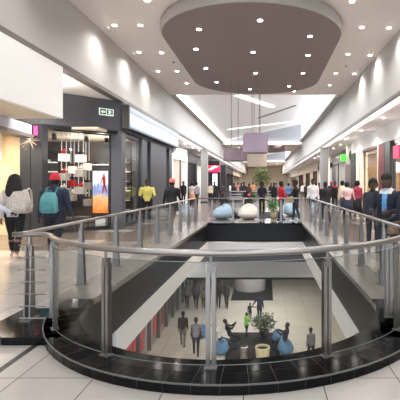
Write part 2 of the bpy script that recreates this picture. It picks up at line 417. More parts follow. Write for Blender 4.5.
# ------------------------------------------------------------------ balustrades
RZ = 1.03
def post(name, parent, x, y, h, rz, m='steel', w=.042, base=.08):
    """a pair of flat steel bars with a foot, a clamp and a saddle under the rail"""
    o = MB(); M = Matrix.Translation((x, y, base)) @ Matrix.Rotation(rz, 4, 'Z')
    for s in (-1, 1): o.box(s*.024-.017, s*.024+.017, -.012, .03, 0, h-.1, M)
    p = o.build(name, m, parent)
    c = MB(); c.box(-.05, .05, -.03, .045, 0, .012, M); c.build('base_plate', 'steel_dark', p)
    c = MB(); c.box(-.028, .028, -.02, .03, h-.14, h-.06, M); c.tube([M @ Vector((0, 0, h-.07)), M @ Vector((0, 0, h))], .014, 8); c.build('bracket', 'steel_dark', p)
    return p
def fin(parent, x, y, h, rz, base=.08):
    """tapered twin-blade post: narrow at the rail, wide at the floor"""
    o = MB(); M = Matrix.Translation((x, y, base)) @ Matrix.Rotation(rz, 4, 'Z')
    for s in (-1, 1):
        r = []
        for z, a in ((0, .06), (h-.08, .02)):
            r.append([M @ Vector(q) for q in ((s*.03-.008, -a, z), (s*.03+.008, -a, z), (s*.03+.008, a, z), (s*.03-.008, a, z))])
        o.loft(r)
    p = o.build('post', 'steel_dark', parent)
    c = MB(); c.box(-.06, .06, -.1, .1, 0, .012, M); c.build('base_plate', 'steel_dark', p)
    c = MB(); c.tube([M @ Vector((0, 0, h-.12)), M @ Vector((0, 0, h))], .022, 8); c.build('bracket', 'steel', p)
RR = 2.0
def ar(r, deg): a = math.radians(deg); return (-.42+(r+.2*abs(math.sin(a)))*math.sin(a), 5.3-r*math.cos(a))
cb = thing('glass_balustrade', 'curved glass balustrade with round steel handrail at the near end of the void', 'railing', (CX, CY-RR, .08))
pts = [ar(RR, a) for a in range(-64, 65, 4)]
rail = [(-2.86, 4.52, RZ), (-2.66, 4.53, RZ), (-2.52, 4.53, RZ)] + [(x, y, RZ) for x, y in pts] + [(1.66, 4.53, RZ), (1.78, 4.53, RZ), (1.9, 4.52, RZ)]
MB().tube(rail, .028, 14).build('handrail', 'steel', cb, smooth=True)
for a in (-56, -28.5, -1, 27.3, 56):
    x, y = ar(RR, a); post('post', cb, x, y, RZ-.08-.02, math.radians(a))
cuts = [-66, -56, -28.5, -1, 27.3, 56, 66]
for a0, a1 in zip(cuts[1:], cuts[2:-1]):
    P = [ar(RR+.02, a0+1.2+(a1-a0-2.4)*i/10) for i in range(11)]
    Q = [ar(RR+.008, a0+1.2+(a1-a0-2.4)*i/10) for i in range(11)]
    g = MB(); g.loft([[Vector((*p, .115)), Vector((*q, .115)), Vector((*q, .955)), Vector((*p, .955))] for p, q in zip(P, Q)])
    gp = g.build('glass_panel', 'glass_rail', cb)
    for z in (.112, .957):
        ed = MB(); ed.tube([(*p, z) for p in [ar(RR+.014, a0+1.2+(a1-a0-2.4)*i/10) for i in range(11)]], .0035, 5)
        ed.build('glass_edge', mat('glass_edge', (120, 128, 126), .3), gp)
for sx, xe, xo, lb in ((-1, -2.45, -2.84, 'left'), (1, 1.43, 1.84, 'right')):
    t = thing('ladder_railing', 'short steel railing of seven horizontal bars at the %s end of the curved glass' % lb, 'railing', (xo, 4.45, .08))
    fin(t, -2.66 if sx < 0 else 1.74, 4.5, RZ-.1, 0)
    for k in range(7):
        MB().tube([(-2.74 if sx < 0 else 1.86, 4.44, .09+.135*k+.02), (xe, 4.44, .09+.135*k+.02)], .0085, 8).build('bar', 'steel', t)
    post('post', t, xe+sx*-.03, 4.56, RZ-.1, 0)
def straight(label, x0, y0, x1, y1, n, skip=()):
    t = thing('straight_balustrade', label, 'railing', (x0, y0, .08))
    MB().tube([(x0, y0, RZ), (x1, y1, RZ)], .025, 12).build('handrail', 'steel', t, smooth=True)
    d = Vector((x1-x0, y1-y0, 0)); L = d.length; d.normalize(); rz = math.atan2(d.y, d.x)+PI/2
    for i in range(n+1):
        s = L*i/n
        fin(t, x0+d.x*s, y0+d.y*s, RZ-.1, rz-PI/2 if abs(d.y) > .5 else rz)
        if i < n:
            M = Matrix.Translation((x0+d.x*s, y0+d.y*s, 0)) @ Matrix.Rotation(math.atan2(d.y, d.x), 4, 'Z')
            MB().box(.06, L/n-.06, -.006, .006, .13, .93, M).build('glass_panel', 'glass_side', t)
    return t
straight('long steel and glass balustrade down the left side of the void', -2.8, 6.07, -2.8, 15.9, 7)
straight('long steel and glass balustrade down the right side of the void', 1.78, 6.07, 1.78, 15.9, 7)
for x, lb in ((-2.8, 'left'), (1.78, 'right')):
    t = thing('link_railing', 'first short run of steel handrail joining the %s balustrade to the curve' % lb, 'railing', (x, 4.6, .08))
    MB().tube([(x, 4.53, RZ), (x, 6.07, RZ)], .025, 12).build('handrail', 'steel', t, smooth=True)
    MB().box(x-.006, x+.006, 4.72, 5.95, .13, .93).build('glass_panel', 'glass_side', t)
t = thing('straight_balustrade', 'steel balustrade across the far end of the void, in front of the bean bags', 'railing', (-2.8, 15.9, .08))
MB().tube([(-2.8, 15.93, RZ), (1.78, 15.93, RZ)], .022, 12).build('handrail', 'steel', t, smooth=True)
for x in (-2.15, -1.31, -.32, .6, 1.39):
    post('post', t, x, 15.9, RZ-.1, 0)
for a, b in ((-2.1, -1.36), (-1.26, -.37), (-.27, .55), (.65, 1.34)):
    MB().box(a, b, 15.89, 15.9, .12, .9).build('glass_panel', 'glass_side', t)
# the next void's balustrade farther along
t = thing('straight_balustrade', 'distant steel balustrade of the next void, behind the bean bags', 'railing', (-2.8, 31, 0))
for z in (RZ, .8, .6, .4): MB().tube([(-2.8, 31, z), (2.2, 31, z)], .025, 8).build('rail', 'steel', t)
for x in (-2.8, -1.8, -.8, .2, 1.2, 2.2): MB().box(x-.03, x+.03, 30.97, 31.03, 0, RZ).build('post', 'steel_dark', t)

for y, e in ((52, 500), (95, 1500)): light('AREA', (-.5, y, HC-.05), e, (1, .93, .84), 5, 6)  # unseen area lights added to brighten the far end
# ------------------------------------------------------------------ left shops
mat('warm_ceiling', (214, 196, 176), .6); mat('shop_floor', (120, 112, 106), .3)
mat('shelf_white', (238, 234, 228), .5); mat('shelf_glow', (255, 250, 240), .5, emit=.55)
mat('red', (200, 40, 50), .5); mat('pink', (232, 70, 120), .5); mat('red_dark', (110, 22, 30), .5)
mat('screen', (225, 238, 250), .4, emit=1.0)
# white fascia box, first shop
t = thing('fascia_box', 'big plain white fascia box over the timber shop at far left', 'fascia', (-5.2, 6, 3.27))
MB().box(-6.4, -5.18, -6, 10.2, 3.27, 4.585).build('panel', 'paint_white', t)
MB().box(-6.3, -5.3, -6, 10.1, 3.255, 3.27).build('soffit_board', 'paint_cream', t)
# header beam of the timber shop, running slightly oblique
t = thing('timber_shopfront', 'timber lined shop with glazed entrance at the far left edge', 'shopfront', (-6.6, 10, 0))
m = MB(); m.prism([(-6.0, 7.0), (-6.62, 11.3), (-6.9, 11.3), (-6.3, 7.0)], 3.0, 3.26); m.build('header', mat('header_lilac', (196, 196, 206), .5), t)
m = MB(); m.prism([(-5.97, 6.8), (-6.6, 11.35), (-6.95, 11.35), (-6.3, 6.8)], 2.9, 3.0); m.build('header_strip', 'trim_grey', t)
m = MB(); m.box(-12.5, -7.6, 12.6, 12.75, 0, 3.35); m.build('timber_wall', 'wood', t)
m = MB(); m.prism([(-6.4, 7), (-6.85, 11.2), (-7.9, 12.6), (-12, 12.6), (-12, 7)], 3.2, 3.3); m.build('soffit', 'wood', t)
m = MB(); m.box(-6.62, -6.5, 8.0, 8.12, 1.7, 2.9); m.box(-6.62, -6.5, 9.0, 9.12, 1.7, 2.9)
MB().box(-8.35, -8.2, 12.3, 12.42, 2.35, 3.2).build('hanging_frame', 'shelf_white', t)
light('AREA', (-8.6, 10.5, 3.1), 160, (1, .88, .7), 2.5, 2.5)
light('SPOT', (-7.4, 9, 3.1), 140, (1, .9, .75), .1, spot=130)
d = dup(t0, (-8.0, 12.0, 3.2), None, 'round downlight in timber soffit of the far left shop', None)
if 'group' in d: del d['group']
t = thing('entrance_pier', 'tall black cladding pier between timber shop and shoe shop', 'pier', (-7.4, 12.6, 0))
MB().box(-7.57, -6.88, 12.3, 12.62, 0, 3.45).build('cladding', 'charcoal_dark', t)
j = MB(); j.box(-7.26, -7.245, 12.29, 12.31, 0, 3.5); j.build('cladding_joint', 'black', t)
# starburst ornament on the pier
t = thing('starburst_ornament', 'spiky gold and white starburst ornament on the black pier', 'ornament', (-7.1, 12.05, 2.9))
m = MB(); random.seed(3)
for i in range(22):
    a = Vector((random.gauss(0, 1), random.gauss(0, .5)-.2, random.gauss(0, 1))).normalized(); L_ = random.uniform(.2, .36)
    m.tube([Vector((-7.1, 12.05, 2.9)), Vector((-7.1, 12.05, 2.9))+a*L_], [.03, .004], 6)
m.build('spikes', mat('gold', (176, 156, 138), .4, .2), t)
MB().ell((-7.1, 12.05, 2.9), .07, .07, .07).build('hub', 'shelf_white', t, smooth=True)
tag(MB().box(-7.12, -7.02, 12.26, 12.3, 3.1, 3.38).build('wall_sign', mat('pink_sign', (235, 70, 130), .5, emit=.8)), 'small pink lit sign strip high on the black pier', 'sign')
# dark header of the shoe shop wrapping the corner
A, B = (-7.06, 12.7), (-5.2, 14.4)
t = thing('shoe_shop_front', 'dark charcoal shoe shop front with header wrapping its glazed corner', 'shopfront', (-6, 14, 0))
m = MB(); m.prism([A, B, (-5.15, 14.5), (-5.15, 22.9), (-5.6, 22.9), (-5.6, 14.8), (-7.3, 13.2), (-7.9, 13.0), (-7.9, 12.4)], 3.5, 4.57); m.build('header', 'charcoal', t)
m = MB(); m.prism([(-7.1, 12.72), (-5.24, 14.42), (-5.24, 22.8), (-5.5, 22.8), (-5.5, 14.7), (-7.3, 13.1)], 3.38, 3.5); m.build('header_base', 'black', t)
def pier(x0, x1, y0, y1, z1=3.5, mm='charcoal', nm='pier'): return MB().box(x0, x1, y0, y1, 0, z1).build(nm, mm, t)
pier(-5.62, -5.18, 14.35, 14.75)
pier(-5.6, -5.17, 16.7, 17.4)
pier(-5.55, -5.16, 17.9, 20.7)
pier(-5.5, -5.15, 21.3, 21.8)
def frame_run(p, q, z0, z1, n, parent, mm='charcoal_dark', g='glass_shop'):
    P, Q = Vector((*p, 0)), Vector((*q, 0)); d = Q-P; L = d.length; M = Matrix.Translation(P) @ Matrix.Rotation(math.atan2(d.y, d.x), 4, 'Z')
    for i in range(n+1): MB().box(L*i/n-.03, L*i/n+.03, -.03, .03, z0, z1, M).build('mullion', mm, parent)
    MB().box(0, L, -.035, .035, z0, z0+.12, M).build('sill', mm, parent)
    for i in range(n): MB().box(L*i/n+.03, L*(i+1)/n-.03, -.006, .006, z0+.12, z1, M).build('glass_pane', g, parent)
frame_run((-7.04, 12.78), (-5.6, 14.35), 0, 3.4, 1, t)
frame_run((-5.3, 14.75), (-5.3, 16.7), 0, 3.4, 1, t)
# interior of the shoe shop
struct(MB().box(-12, -5.6, 13.3, 24, 3.42, 3.5), 'ceiling', 'warm_ceiling')
struct(MB().box(-9.9, -5.5, 17.2, 17.3, 0, 3.42), 'wall_back', mat('shop_brown', (92, 82, 78), .6))
struct(MB().box(-10, -9.9, 12.7, 17.3, 0, 3.42), 'wall_left', 'shop_brown')
light('POINT', (-7.4, 15.6, 2.9), 34, (1, .93, .85), .15); light('POINT', (-6.2, 15.2, 2.9), 26, (1, .93, .85), .15)
# track spotlights
rail_ = thing('spotlight_track', 'black lighting track behind the shoe shop glass', 'track', (-6.3, 13.75, 3.36))
MB().tube([(-6.95, 13.1, 3.36), (-5.6, 14.6, 3.36)], .02, 6).build('track', 'black', rail_)
for px, lb in ((61, 'leftmost black track spotlight over the shoe shop window'), (83, 'middle black track spotlight over the shoe shop window'), (98, 'right one of three black track spotlights over the window')):
    X = -7.05+1.5*(px-60)/45; Y = 13.2+1.5*(px-60)/45
    q = thing('track_spotlight', lb, 'spotlight', (X, Y, 3.3))
    MB().tube([(X, Y, 3.35), (X, Y, 3.24)], .012, 6).build('stem', 'black', q)
    MB().tube([(X, Y, 3.26), (X+.03, Y-.02, 3.08)], [.06, .075], 12).build('can', 'black', q)
# hanging racks of white display boxes with shoes
random.seed(5)
def hang(px, d, w, z_list, lb, red=False):
    X = (px-266)*d/400; q = thing('hanging_display', lb, 'display rack', (X, d, .2))
    for s in (-1, 1): MB().tube([(X+s*w*.3, d, z_list[-1]), (X+s*w*.3, d, 3.4)], .014, 5).build('cable', mat('cable_white_glow', (230, 226, 220), .5, emit=.25), q)  # glow put into the cables' white so they read bright
    for i, z in enumerate(z_list):
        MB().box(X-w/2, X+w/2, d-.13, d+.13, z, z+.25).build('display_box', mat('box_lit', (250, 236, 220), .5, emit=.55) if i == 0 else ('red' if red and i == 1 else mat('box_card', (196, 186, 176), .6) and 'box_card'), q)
        s_ = MB(); s_.ell((X+w*.1, d-.1, z+.31), .12, .05, .05, 8, 5); s_.ell((X+w*.22, d-.1, z+.35), .04, .045, .08, 8, 5)
        s_.build('shoe', random.choice(['shelf_white', 'black', 'red', 'wood_dark']), q)
hang(64, 13.7, .27, [2.38, 1.72, 1.2], 'hanging strip of white shoe boxes, leftmost in the shoe shop window')
hang(72.5, 14.3, .2, [1.98, 1.5, 1.0], 'hanging strip with a red box, second from left in the shoe shop window', True)
hang(81, 13.9, .28, [2.36, 1.85, 1.25], 'hanging strip of shoe boxes right of the red box, third from left')
hang(87.5, 14.6, .2, [2.1, 1.4, .8], 'small hanging strip of shoe boxes beside the tall poster')
# back-wall lit shelves
for i, (x0, x1, y, zs, lb) in enumerate(((-9.6, -8.9, 16.9, (2.5, 2.1, 1.3), 'lit white wall shelves of shoes at the far left of the shoe shop'),
                             (-8.6, -7.6, 16.9, (2.2, 1.2), 'lit white wall shelves of shoes behind the hanging boxes'),
                             (-7.3, -6.0, 16.9, (2.4, 2.0, 1.0), 'lit white wall shelves of shoes behind the tall poster'))):
    q = thing('wall_shelf', lb, 'shelf', ((x0+x1)/2, y, .8))
    MB().box(x0, x1, y+.2, y+.25, .7, 3.2).build('back_panel', 'charcoal', q)
    for z in zs:
        MB().box(x0, x1, y-.1, y+.2, z, z+.035).build('shelf_board', 'shelf_glow', q)
        x = x0+.1
        while x < x1-.1:
            MB().ell((x, y, z+.09), .11, .06, .05, 8, 5).build('shoe', random.choice(['shelf_white', 'black', 'red', 'wood_dark', 'trim_grey']), q); x += .3
# tall poster lightbox
def poster():
    q = thing('poster_lightbox', 'tall backlit poster of a red figure over orange ground, in the shoe shop window', 'poster', (-6.05, 14.62, .5))
    MB().box(-6.36, -5.74, 14.62, 14.7, .5, 2.12).build('frame', 'black', q)
    m = bpy.data.materials.new('poster_art'); m.use_nodes = True; nt = m.node_tree; N = nt.nodes.new; L = nt.links.new; b = nt.nodes['Principled BSDF']
    tc = N('ShaderNodeTexCoord'); sx = N('ShaderNodeSeparateXYZ'); L(tc.outputs['Generated'], sx.inputs[0])
    n = N('ShaderNodeTexNoise'); n.inputs['Scale'].default_value = 5; L(tc.outputs['Generated'], n.inputs['Vector'])
    ad = N('ShaderNodeMath'); ad.operation = 'MULTIPLY_ADD'; ad.inputs[1].default_value = .5; L(n.outputs['Fac'], ad.inputs[0]); L(sx.outputs['Z'], ad.inputs[2])
    r = N('ShaderNodeValToRGB'); L(ad.outputs[0], r.inputs[0]); e = r.color_ramp.elements
    e[0].position = .3; e[0].color = lin((214, 120, 50)); e[1].position = .62; e[1].color = lin((232, 176, 120))
    for p, c in ((.7, (150, 160, 190)), (.85, (120, 140, 190)), (1.0, (225, 228, 240))): k = e.new(p); k.color = lin(c)
    L(r.outputs[0], b.inputs['Base Color']); L(r.outputs[0], b.inputs['Emission Color']); b.inputs['Emission Strength'].default_value = .6
    MATS['poster_art'] = m
    MB().box(-6.33, -5.77, 14.605, 14.62, .54, 2.08).build('artwork', 'poster_art', q)
    f = MB(); X, Y = -5.92, 14.6
    f.ell((X, Y, 1.93), .035, .01, .045, 8, 6); f.tube([(X, Y, 1.88), (X+.02, Y, 1.6)], [.06, .045], 8); f.tube([(X+.02, Y, 1.6), (X-.05, Y, 1.25)], [.03, .02], 6); f.tube([(X+.03, Y, 1.6), (X+.1, Y, 1.28)], [.03, .02], 6); f.tube([(X-.04, Y, 1.85), (X-.12, Y, 1.62)], [.02, .012], 6)
    f.build('printed_figure', 'red', q)
poster()
q = thing('display_plinth', 'low white display block at the foot of the poster', 'plinth', (-5.8, 14.3, 0))
MB().box(-6.1, -5.75, 14.3, 14.55, 0, .42).build('block', 'shelf_white', q)
for i, (x, y) in enumerate(((-6.9, 13.6), (-6.5, 13.95))):
    q = thing('display_table', ('low grey display table of shoes at the left of the window', 'low grey display table of shoes at the middle of the window')[i], 'table', (x, y, 0))
    MB().box(x-.25, x+.25, y, y+.4, .4, .46).build('top', 'trim_grey', q)
    for dx in (-.2, .2): MB().box(x+dx-.02, x+dx+.02, y+.18, y+.22, 0, .4).build('leg', 'steel_dark', q)
# exit pictogram sign on the header
dA = Vector((B[0]-A[0], B[1]-A[1], 0)).normalized(); nrm = Vector((dA.y, -dA.x, 0))
q = thing('exit_sign', 'small green and white emergency exit pictogram sign on the charcoal header', 'sign', tuple(Vector((*A, 4.2))+dA*1.95))
Mx = Matrix.Translation(Vector((*A, 0))+dA*1.72+nrm*.0) @ Matrix.Rotation(math.atan2(dA.y, dA.x), 4, 'Z')
MB().box(0, .5, -.03, 0, 4.0, 4.24, Mx).build('sign_board', mat('sign_white', (225, 240, 228), .5, emit=.35), q)
mat('sign_green', (40, 90, 70), .5)
MB().box(.03, .235, -.034, -.03, 4.03, 4.21, Mx).build('green_panel', 'sign_green', q)
MB().box(.265, .47, -.034, -.03, 4.03, 4.21, Mx).build('green_panel', 'sign_green', q)
def flat(pts, y, Mq, t_=.004):
    m = MB(); m.loft([[Mq @ Vector((x, y, z)) for x, z in pts], [Mq @ Vector((x, y-t_, z)) for x, z in pts]]); return m
flat([(.05, 4.12), (.12, 4.19), (.12, 4.15), (.21, 4.15), (.21, 4.09), (.12, 4.09), (.12, 4.05)], -.034, Mx).build('arrow', 'sign_white', q)
flat([(.34, 4.2), (.38, 4.2), (.38, 4.17), (.43, 4.13), (.41, 4.11), (.38, 4.13), (.38, 4.1), (.42, 4.04), (.39, 4.04), (.36, 4.08), (.32, 4.04), (.3, 4.06), (.34, 4.11), (.34, 4.15), (.31, 4.13), (.3, 4.15), (.34, 4.18)], -.034, Mx).build('running_figure', 'sign_white', q)
# long lit sign
q = thing('lightbox_sign', 'long blue-white lit shop sign box on the charcoal header', 'sign', (-5.1, 18, 3.75))
MB().box(-5.15, -4.9, 14.3, 22.4, 3.6, 4.44).build('casing', 'black', q)
m = bpy.data.materials.new('sign_face'); m.use_nodes = True; nt = m.node_tree; N = nt.nodes.new; L = nt.links.new; b = nt.nodes['Principled BSDF']
g = N('ShaderNodeTexCoord'); sp = N('ShaderNodeSeparateXYZ'); L(g.outputs['Generated'], sp.inputs[0])
nz = N('ShaderNodeTexNoise'); nz.inputs['Scale'].default_value = 2.2; L(g.outputs['Generated'], nz.inputs['Vector'])
# a wavy printed blue band over white
ad = N('ShaderNodeMath'); ad.operation = 'MULTIPLY_ADD'; ad.inputs[1].default_value = .35; L(nz.outputs['Fac'], ad.inputs[0]); L(sp.outputs['Z'], ad.inputs[2])
r = N('ShaderNodeValToRGB'); L(ad.outputs[0], r.inputs[0]); e = r.color_ramp.elements
e[0].position = .2; e[0].color = lin((190, 205, 235)); e[1].position = 1.0; e[1].color = lin((196, 204, 216))
for p, c in ((.38, (214, 226, 255)), (.6, (245, 250, 255)), (.78, (225, 234, 250)), (.86, (140, 152, 176))): k = e.new(p); k.color = lin(c)
L(r.outputs[0], b.inputs['Emission Color']); b.inputs['Emission Strength'].default_value = .7; b.inputs['Base Color'].default_value = (.1, .1, .1, 1)
MATS['sign_face'] = m
MB().box(-4.9, -4.885, 14.4, 22.3, 3.66, 4.38).build('lit_face', 'sign_face', q)
# second window of the shoe shop: lit shelves and mannequin-like stands
q = thing('product_shelf', 'tall lit product shelf behind the second shoe shop window', 'shelf', (-6.2, 16.6, 0))
MB().box(-6.6, -5.75, 17.0, 17.1, 0, 3.2).build('back_panel', 'charcoal', q)
for z in (.5, .9, 1.3, 1.7, 2.1, 2.5):
    MB().box(-6.6, -5.75, 16.75, 17.0, z, z+.03).build('shelf_board', 'shelf_glow' if z in (1.3, 2.1) else 'shelf_white', q)
    for x in (-6.45, -6.2, -5.95): MB().ell((x, 16.85, z+.11), .09, .07, .07, 8, 6).build('hat', random.choice(['shelf_white', 'wood_dark', 'black', 'gold']), q)
light('POINT', (-5.8, 16.0, 2.9), 16, (1, .93, .85), .1)
light('AREA', (-6.2, 19.5, 3.3), 60, (1, .97, .92), 1, 2.5)
q = thing('product_shelf', 'white lit product wall in the gap beside the wide charcoal panel', 'shelf', (-5.6, 17.65, 0))
MB().box(-5.9, -5.7, 17.42, 17.88, 0, 3.3).build('back_panel', 'shelf_white', q)
for z in (.6, 1.1, 1.6, 2.1, 2.6): MB().box(-5.7, -5.5, 17.42, 17.88, z, z+.04).build('shelf_board', 'shelf_glow', q)
struct(MB().box(-9, -6.4, 22.4, 22.5, 0, 3.42), 'wall_back', 'paint_white')
# ---- farther left shops, recessed behind the walkway
def bay(side, label, y0, y1, X, ztop, mm, stuff, accent=None, lit=60, panes=2):
    t = thing('shopfront', label, 'shopfront', (X, (y0+y1)/2, 0)); s = 1 if side == 'left' else -1
    MB().box(min(X, X-s*.3), max(X, X-s*.3), y0, y1, ztop-.45, 4.4).build('header', mm, t)
    for y in (y0, y1-.3): MB().box(min(X, X-s*.3)-.02, max(X, X-s*.3)+.02, y, y+.3, 0, ztop).build('pier', mm, t)
    n = panes
    for i in range(1, n): yy = y0+.3+(y1-y0-.6)*i/n; MB().box(X-.04, X+.04, yy-.04, yy+.04, 0, ztop-.45).build('mullion', 'charcoal_dark', t)
    xa, xb = sorted((X-s*.3, X-s*2.6))
    b_ = X-s*2.6; MB().box(min(b_, b_-s*.1), max(b_, b_-s*.1), y0, y1, 0, ztop).build('back_wall_panel', stuff, t)
    MB().box(xa, xb, y0, y0+.06, 0, ztop).build('side_panel', stuff, t); MB().box(xa, xb, y1-.06, y1, 0, ztop).build('side_panel', stuff, t)
    if accent: MB().box(min(X-s*1.2, X-s*1.25), max(X-s*1.2, X-s*1.25), y0+.6, y1-.8, 1.3, 2.5).build('display_panel', accent, t)
    for z in (.7, 1.2, 1.7): MB().box(min(b_, b_+s*.35), max(b_, b_+s*.35), y0+.3, y1-.3, z, z+.05).build('shelf_board', 'shelf_white', t)
    if lit: light('AREA', (X-s*1.3, (y0+y1)/2, ztop-.1), lit, (1, .95, .88), 1.8, (y1-y0)*.7)
    return t
LX = -6.6
bay('left', 'black shopfront with small lit sign, first beyond the charcoal header', 23.2, 28, LX, 3.9, 'black', 'charcoal_dark', None, 20)
bay('left', 'white bright shopfront with red accents, second beyond the charcoal header', 28, 33.5, LX, 3.9, 'paint_white', 'shelf_white', 'red', 60)
bay('left', 'dark glazed shopfront just before the white left pillar', 33.5, 38, LX, 3.9, 'charcoal_dark', 'charcoal', None, 60)
bay('left', 'shopfront under the red sign, beyond the white left pillar', 38, 45, LX, 3.9, 'charcoal_dark', 'shelf_white', 'shelf_glow', 120)
bay('left', 'black slatted shopfront beyond the red sign', 45, 53, LX, 3.9, 'black', 'charcoal_dark', None, 30)
bay('left', 'warm cream shopfront far down the left side', 53, 64, LX, 3.9, 'paint_white', 'warm_ceiling', None, 200)
bay('left', 'farthest dark shopfront on the left side', 64, 80, LX, 3.9, 'charcoal_dark', 'charcoal', 'red', 150)
bay('left', 'last pale shopfront at the left far end', 80, 110, LX, 3.9, 'paint_cream', 'warm_ceiling', None, 200)
q = thing('shop_sign', 'small white lit sign on the black shopfront, left side', 'sign', (-6.5, 25, 3.1)); MB().box(-6.6, -6.45, 24.2, 26.6, 3.1, 3.5).build('lit_face', 'screen', q)
q = thing('kiosk_tower', 'black kiosk tower beyond the pale left pillar, with a tall white screen', 'kiosk', (-4.9, 39.5, 0))
MB().box(-5.9, -4.55, 39, 40, 0, 3.85).build('body', 'black', q); MB().box(-4.45, -3.95, 39.2, 39.9, 0, 3.5).build('side_cabinet', 'charcoal_dark', q)
MB().box(-5.2, -4.75, 38.97, 39, 1.1, 2.6).build('display', 'screen', q)
q = thing('shop_sign', 'bright red lit sign with white swoosh on the black kiosk tower', 'sign', (-5.2, 38.9, 2.7))
MB().box(-5.88, -4.5, 38.86, 38.97, 2.75, 3.4).build('lit_face', mat('red_lit', (235, 40, 80), .5, emit=.9), q)
flat([(-5.8, 2.98), (-5.3, 3.15), (-5.35, 3.25), (-4.95, 3.38), (-4.6, 3.3), (-5.0, 3.15), (-5.1, 3.05), (-5.45, 2.95)], 38.86, Matrix()).build('white_mark', 'screen', q)
for y in (3, 6, 9, 11.5):
    dup(t0, (-6.0, y, 4.58) if y > 10.3 else (-6.8, y, 4.58), None, 'small round downlight in the white left walkway soffit', 'downlights in the left walkway soffit')
    light('SPOT', (-6.1 if y > 10.3 else -6.9, y, 4.5), 400, (1, .96, .9), .08, spot=140, blend=.8); light('POINT', (-6.1 if y > 10.3 else -6.9, y, 4.1), 26 if y > 8 else .01, (1, .96, .9), .1)  # added spots bounce off the floor; unseen points brighten the soffit directly
# white pillar at left, grey pillar at right
for X, y, r, lb, mm in ((-5.22, 34, .27, 'pale square-looking pillar on the left walkway beside the red sign', 'pillar_grey'),):
    q = thing('pillar', lb, 'pillar', (X, y, 0)); MB().box(X-r, X+r, y-r, y+r, 0.12, 4.58).build('shaft', mm, q); MB().box(X-r-.03, X+r+.03, y-r-.03, y+r+.03, 0, .12).build('base', 'charcoal_dark', q)
q = thing('pillar', 'round pale grey pillar on the right walkway', 'pillar', (4.5, 31, 0))
MB().lathe([(.32, .12), (.32, 4.42)], (4.5, 31, 0), 24).build('shaft', 'pillar_grey', q, smooth=False); MB().lathe([(.35, 0), (.35, .12)], (4.5, 31, 0), 24).build('base', 'charcoal_dark', q)
# ------------------------------------------------------------------ right shops
RX = 5.8
t = thing('fascia_box', 'long plain white fascia above the right-hand shopfronts', 'fascia', (RX, 14, 3.63))
MB().box(RX, RX+.3, -6, 27.2, 3.63, 4.42).build('panel', 'paint_white', t)
t = thing('restaurant_shopfront', 'warm lit shopfront with dark red panel and large window at right', 'shopfront', (RX, 20, 0))
for y0, y1, mm, nm in ((17.0, 17.3, 'charcoal_dark', 'pier'), (18.7, 19.5, 'charcoal_dark', 'pier'), (19.55, 20.6, 'red_dark', 'red_panel'), (20.6, 20.75, 'paint_cream', 'pilaster'),
                   (23.9, 24.6, 'paint_cream', 'pilaster'), (24.9, 25.7, 'paint_cream', 'pilaster'), (26.1, 27.4, 'charcoal_dark', 'pier')):
    MB().box(RX-.02, RX+.28, y0, y1, 0, 3.63).build(nm, mm, t)
frame_run((RX+.1, 20.75), (RX+.1, 23.9), 0, 3.6, 1, t, 'wood_dark')
MB().box(RX-.04, RX+.3, 20.75, 23.9, 3.5, 3.63).build('window_head', 'wood_dark', t)
frame_run((RX+.1, 10), (RX+.1, 18.7), 0, 3.6, 4, t, 'charcoal')
struct(MB().box(RX+.3, 12, -6, 27.4, 3.63, 3.7), 'ceiling', 'warm_ceiling'); struct(MB().box(9.4, 9.5, 8, 27.4, 0, 3.63), 'wall_right', 'shop_wall_warm' if mat('shop_wall_warm', (216, 190, 160), .6, noise=.15, scale=2) else '')
struct(MB().box(RX+.3, 9.5, 27.3, 27.4, 0, 3.63), 'wall_back', 'shop_wall_warm')
light('AREA', (7.6, 22, 3.5), 260, (1, .86, .68), 2.5, 6); light('AREA', (7.6, 14, 3.5), 260, (1, .9, .78), 2.5, 6)
for y, z, lb in ((24.2, 2.3, 'upper bright menu screen inside the window at right'), (22.5, 1.7, 'lower bright menu screen inside the window at right')):
    q = thing('menu_screen', lb, 'screen', (7.6, y, z)); MB().box(7.6, 8.8, y, y+.05, z-.02, z+.62).build('casing', 'black', q); MB().box(7.63, 8.77, y-.02, y, z, z+.6).build('display', 'screen', q)
for k, (y, c) in enumerate(((21.4, 'shelf_white'), (22.2, 'leaf_yellow'), (23.0, 'shelf_white'), (23.7, 'wood'))):
    if c == 'leaf_yellow': mat(c, (196, 190, 90), .6)
    q = thing('display_crate', ('white stacked display crate nearest the dark red panel', 'yellow-green display crate in the warm window', 'white display crate third along in the warm window', 'timber display crate beside the cream pilaster')[k], 'crate', (6.6, y, 0))
    MB().box(6.3, 6.9, y-.3, y+.3, 0, 1.1+.2*(k % 2)).build('crate_body', c, q); MB().box(6.32, 6.88, y-.28, y+.28, 1.1+.2*(k % 2), 1.25+.2*(k % 2)).build('contents', 'shelf_white', q)
q = thing('shop_sign', 'red lit shop sign at the right edge of the picture', 'sign', (RX, 17.8, 2.7)); MB().box(RX-.06, RX, 17.32, 18.05, 2.75, 3.3).build('lit_face', 'red_lit', q)
bay('right', 'grey shopfront under the green sign, right side', 27.6, 33, 6.6, 3.9, 'trim_grey', 'shelf_white', 'red', 120)
bay('right', 'grey glazed shopfront behind the round pillar', 33, 40, 6.6, 3.9, 'steel_dark', 'paint_grey', 'charcoal', 120)
bay('right', 'white fronted shop beyond the round pillar', 40, 48, 6.4, 3.7, 'paint_white', 'shelf_white', 'black', 160)
bay('right', 'cream shop with brown doors farther along the right side', 48, 56, 6.2, 3.7, 'paint_cream', 'wood_dark', None, 120)
bay('right', 'brown panelled shopfront on the right', 56, 66, 6.2, 3.7, 'paint_cream', 'wood_dark', None, 120)
bay('right', 'second brown panelled shopfront toward the far end on the right', 66, 80, 6.2, 3.7, 'paint_cream', 'wood_dark', None, 120)
bay('right', 'last shopfront at the far right end', 80, 110, 6.2, 3.7, 'paint_white', 'warm_ceiling', None, 150)
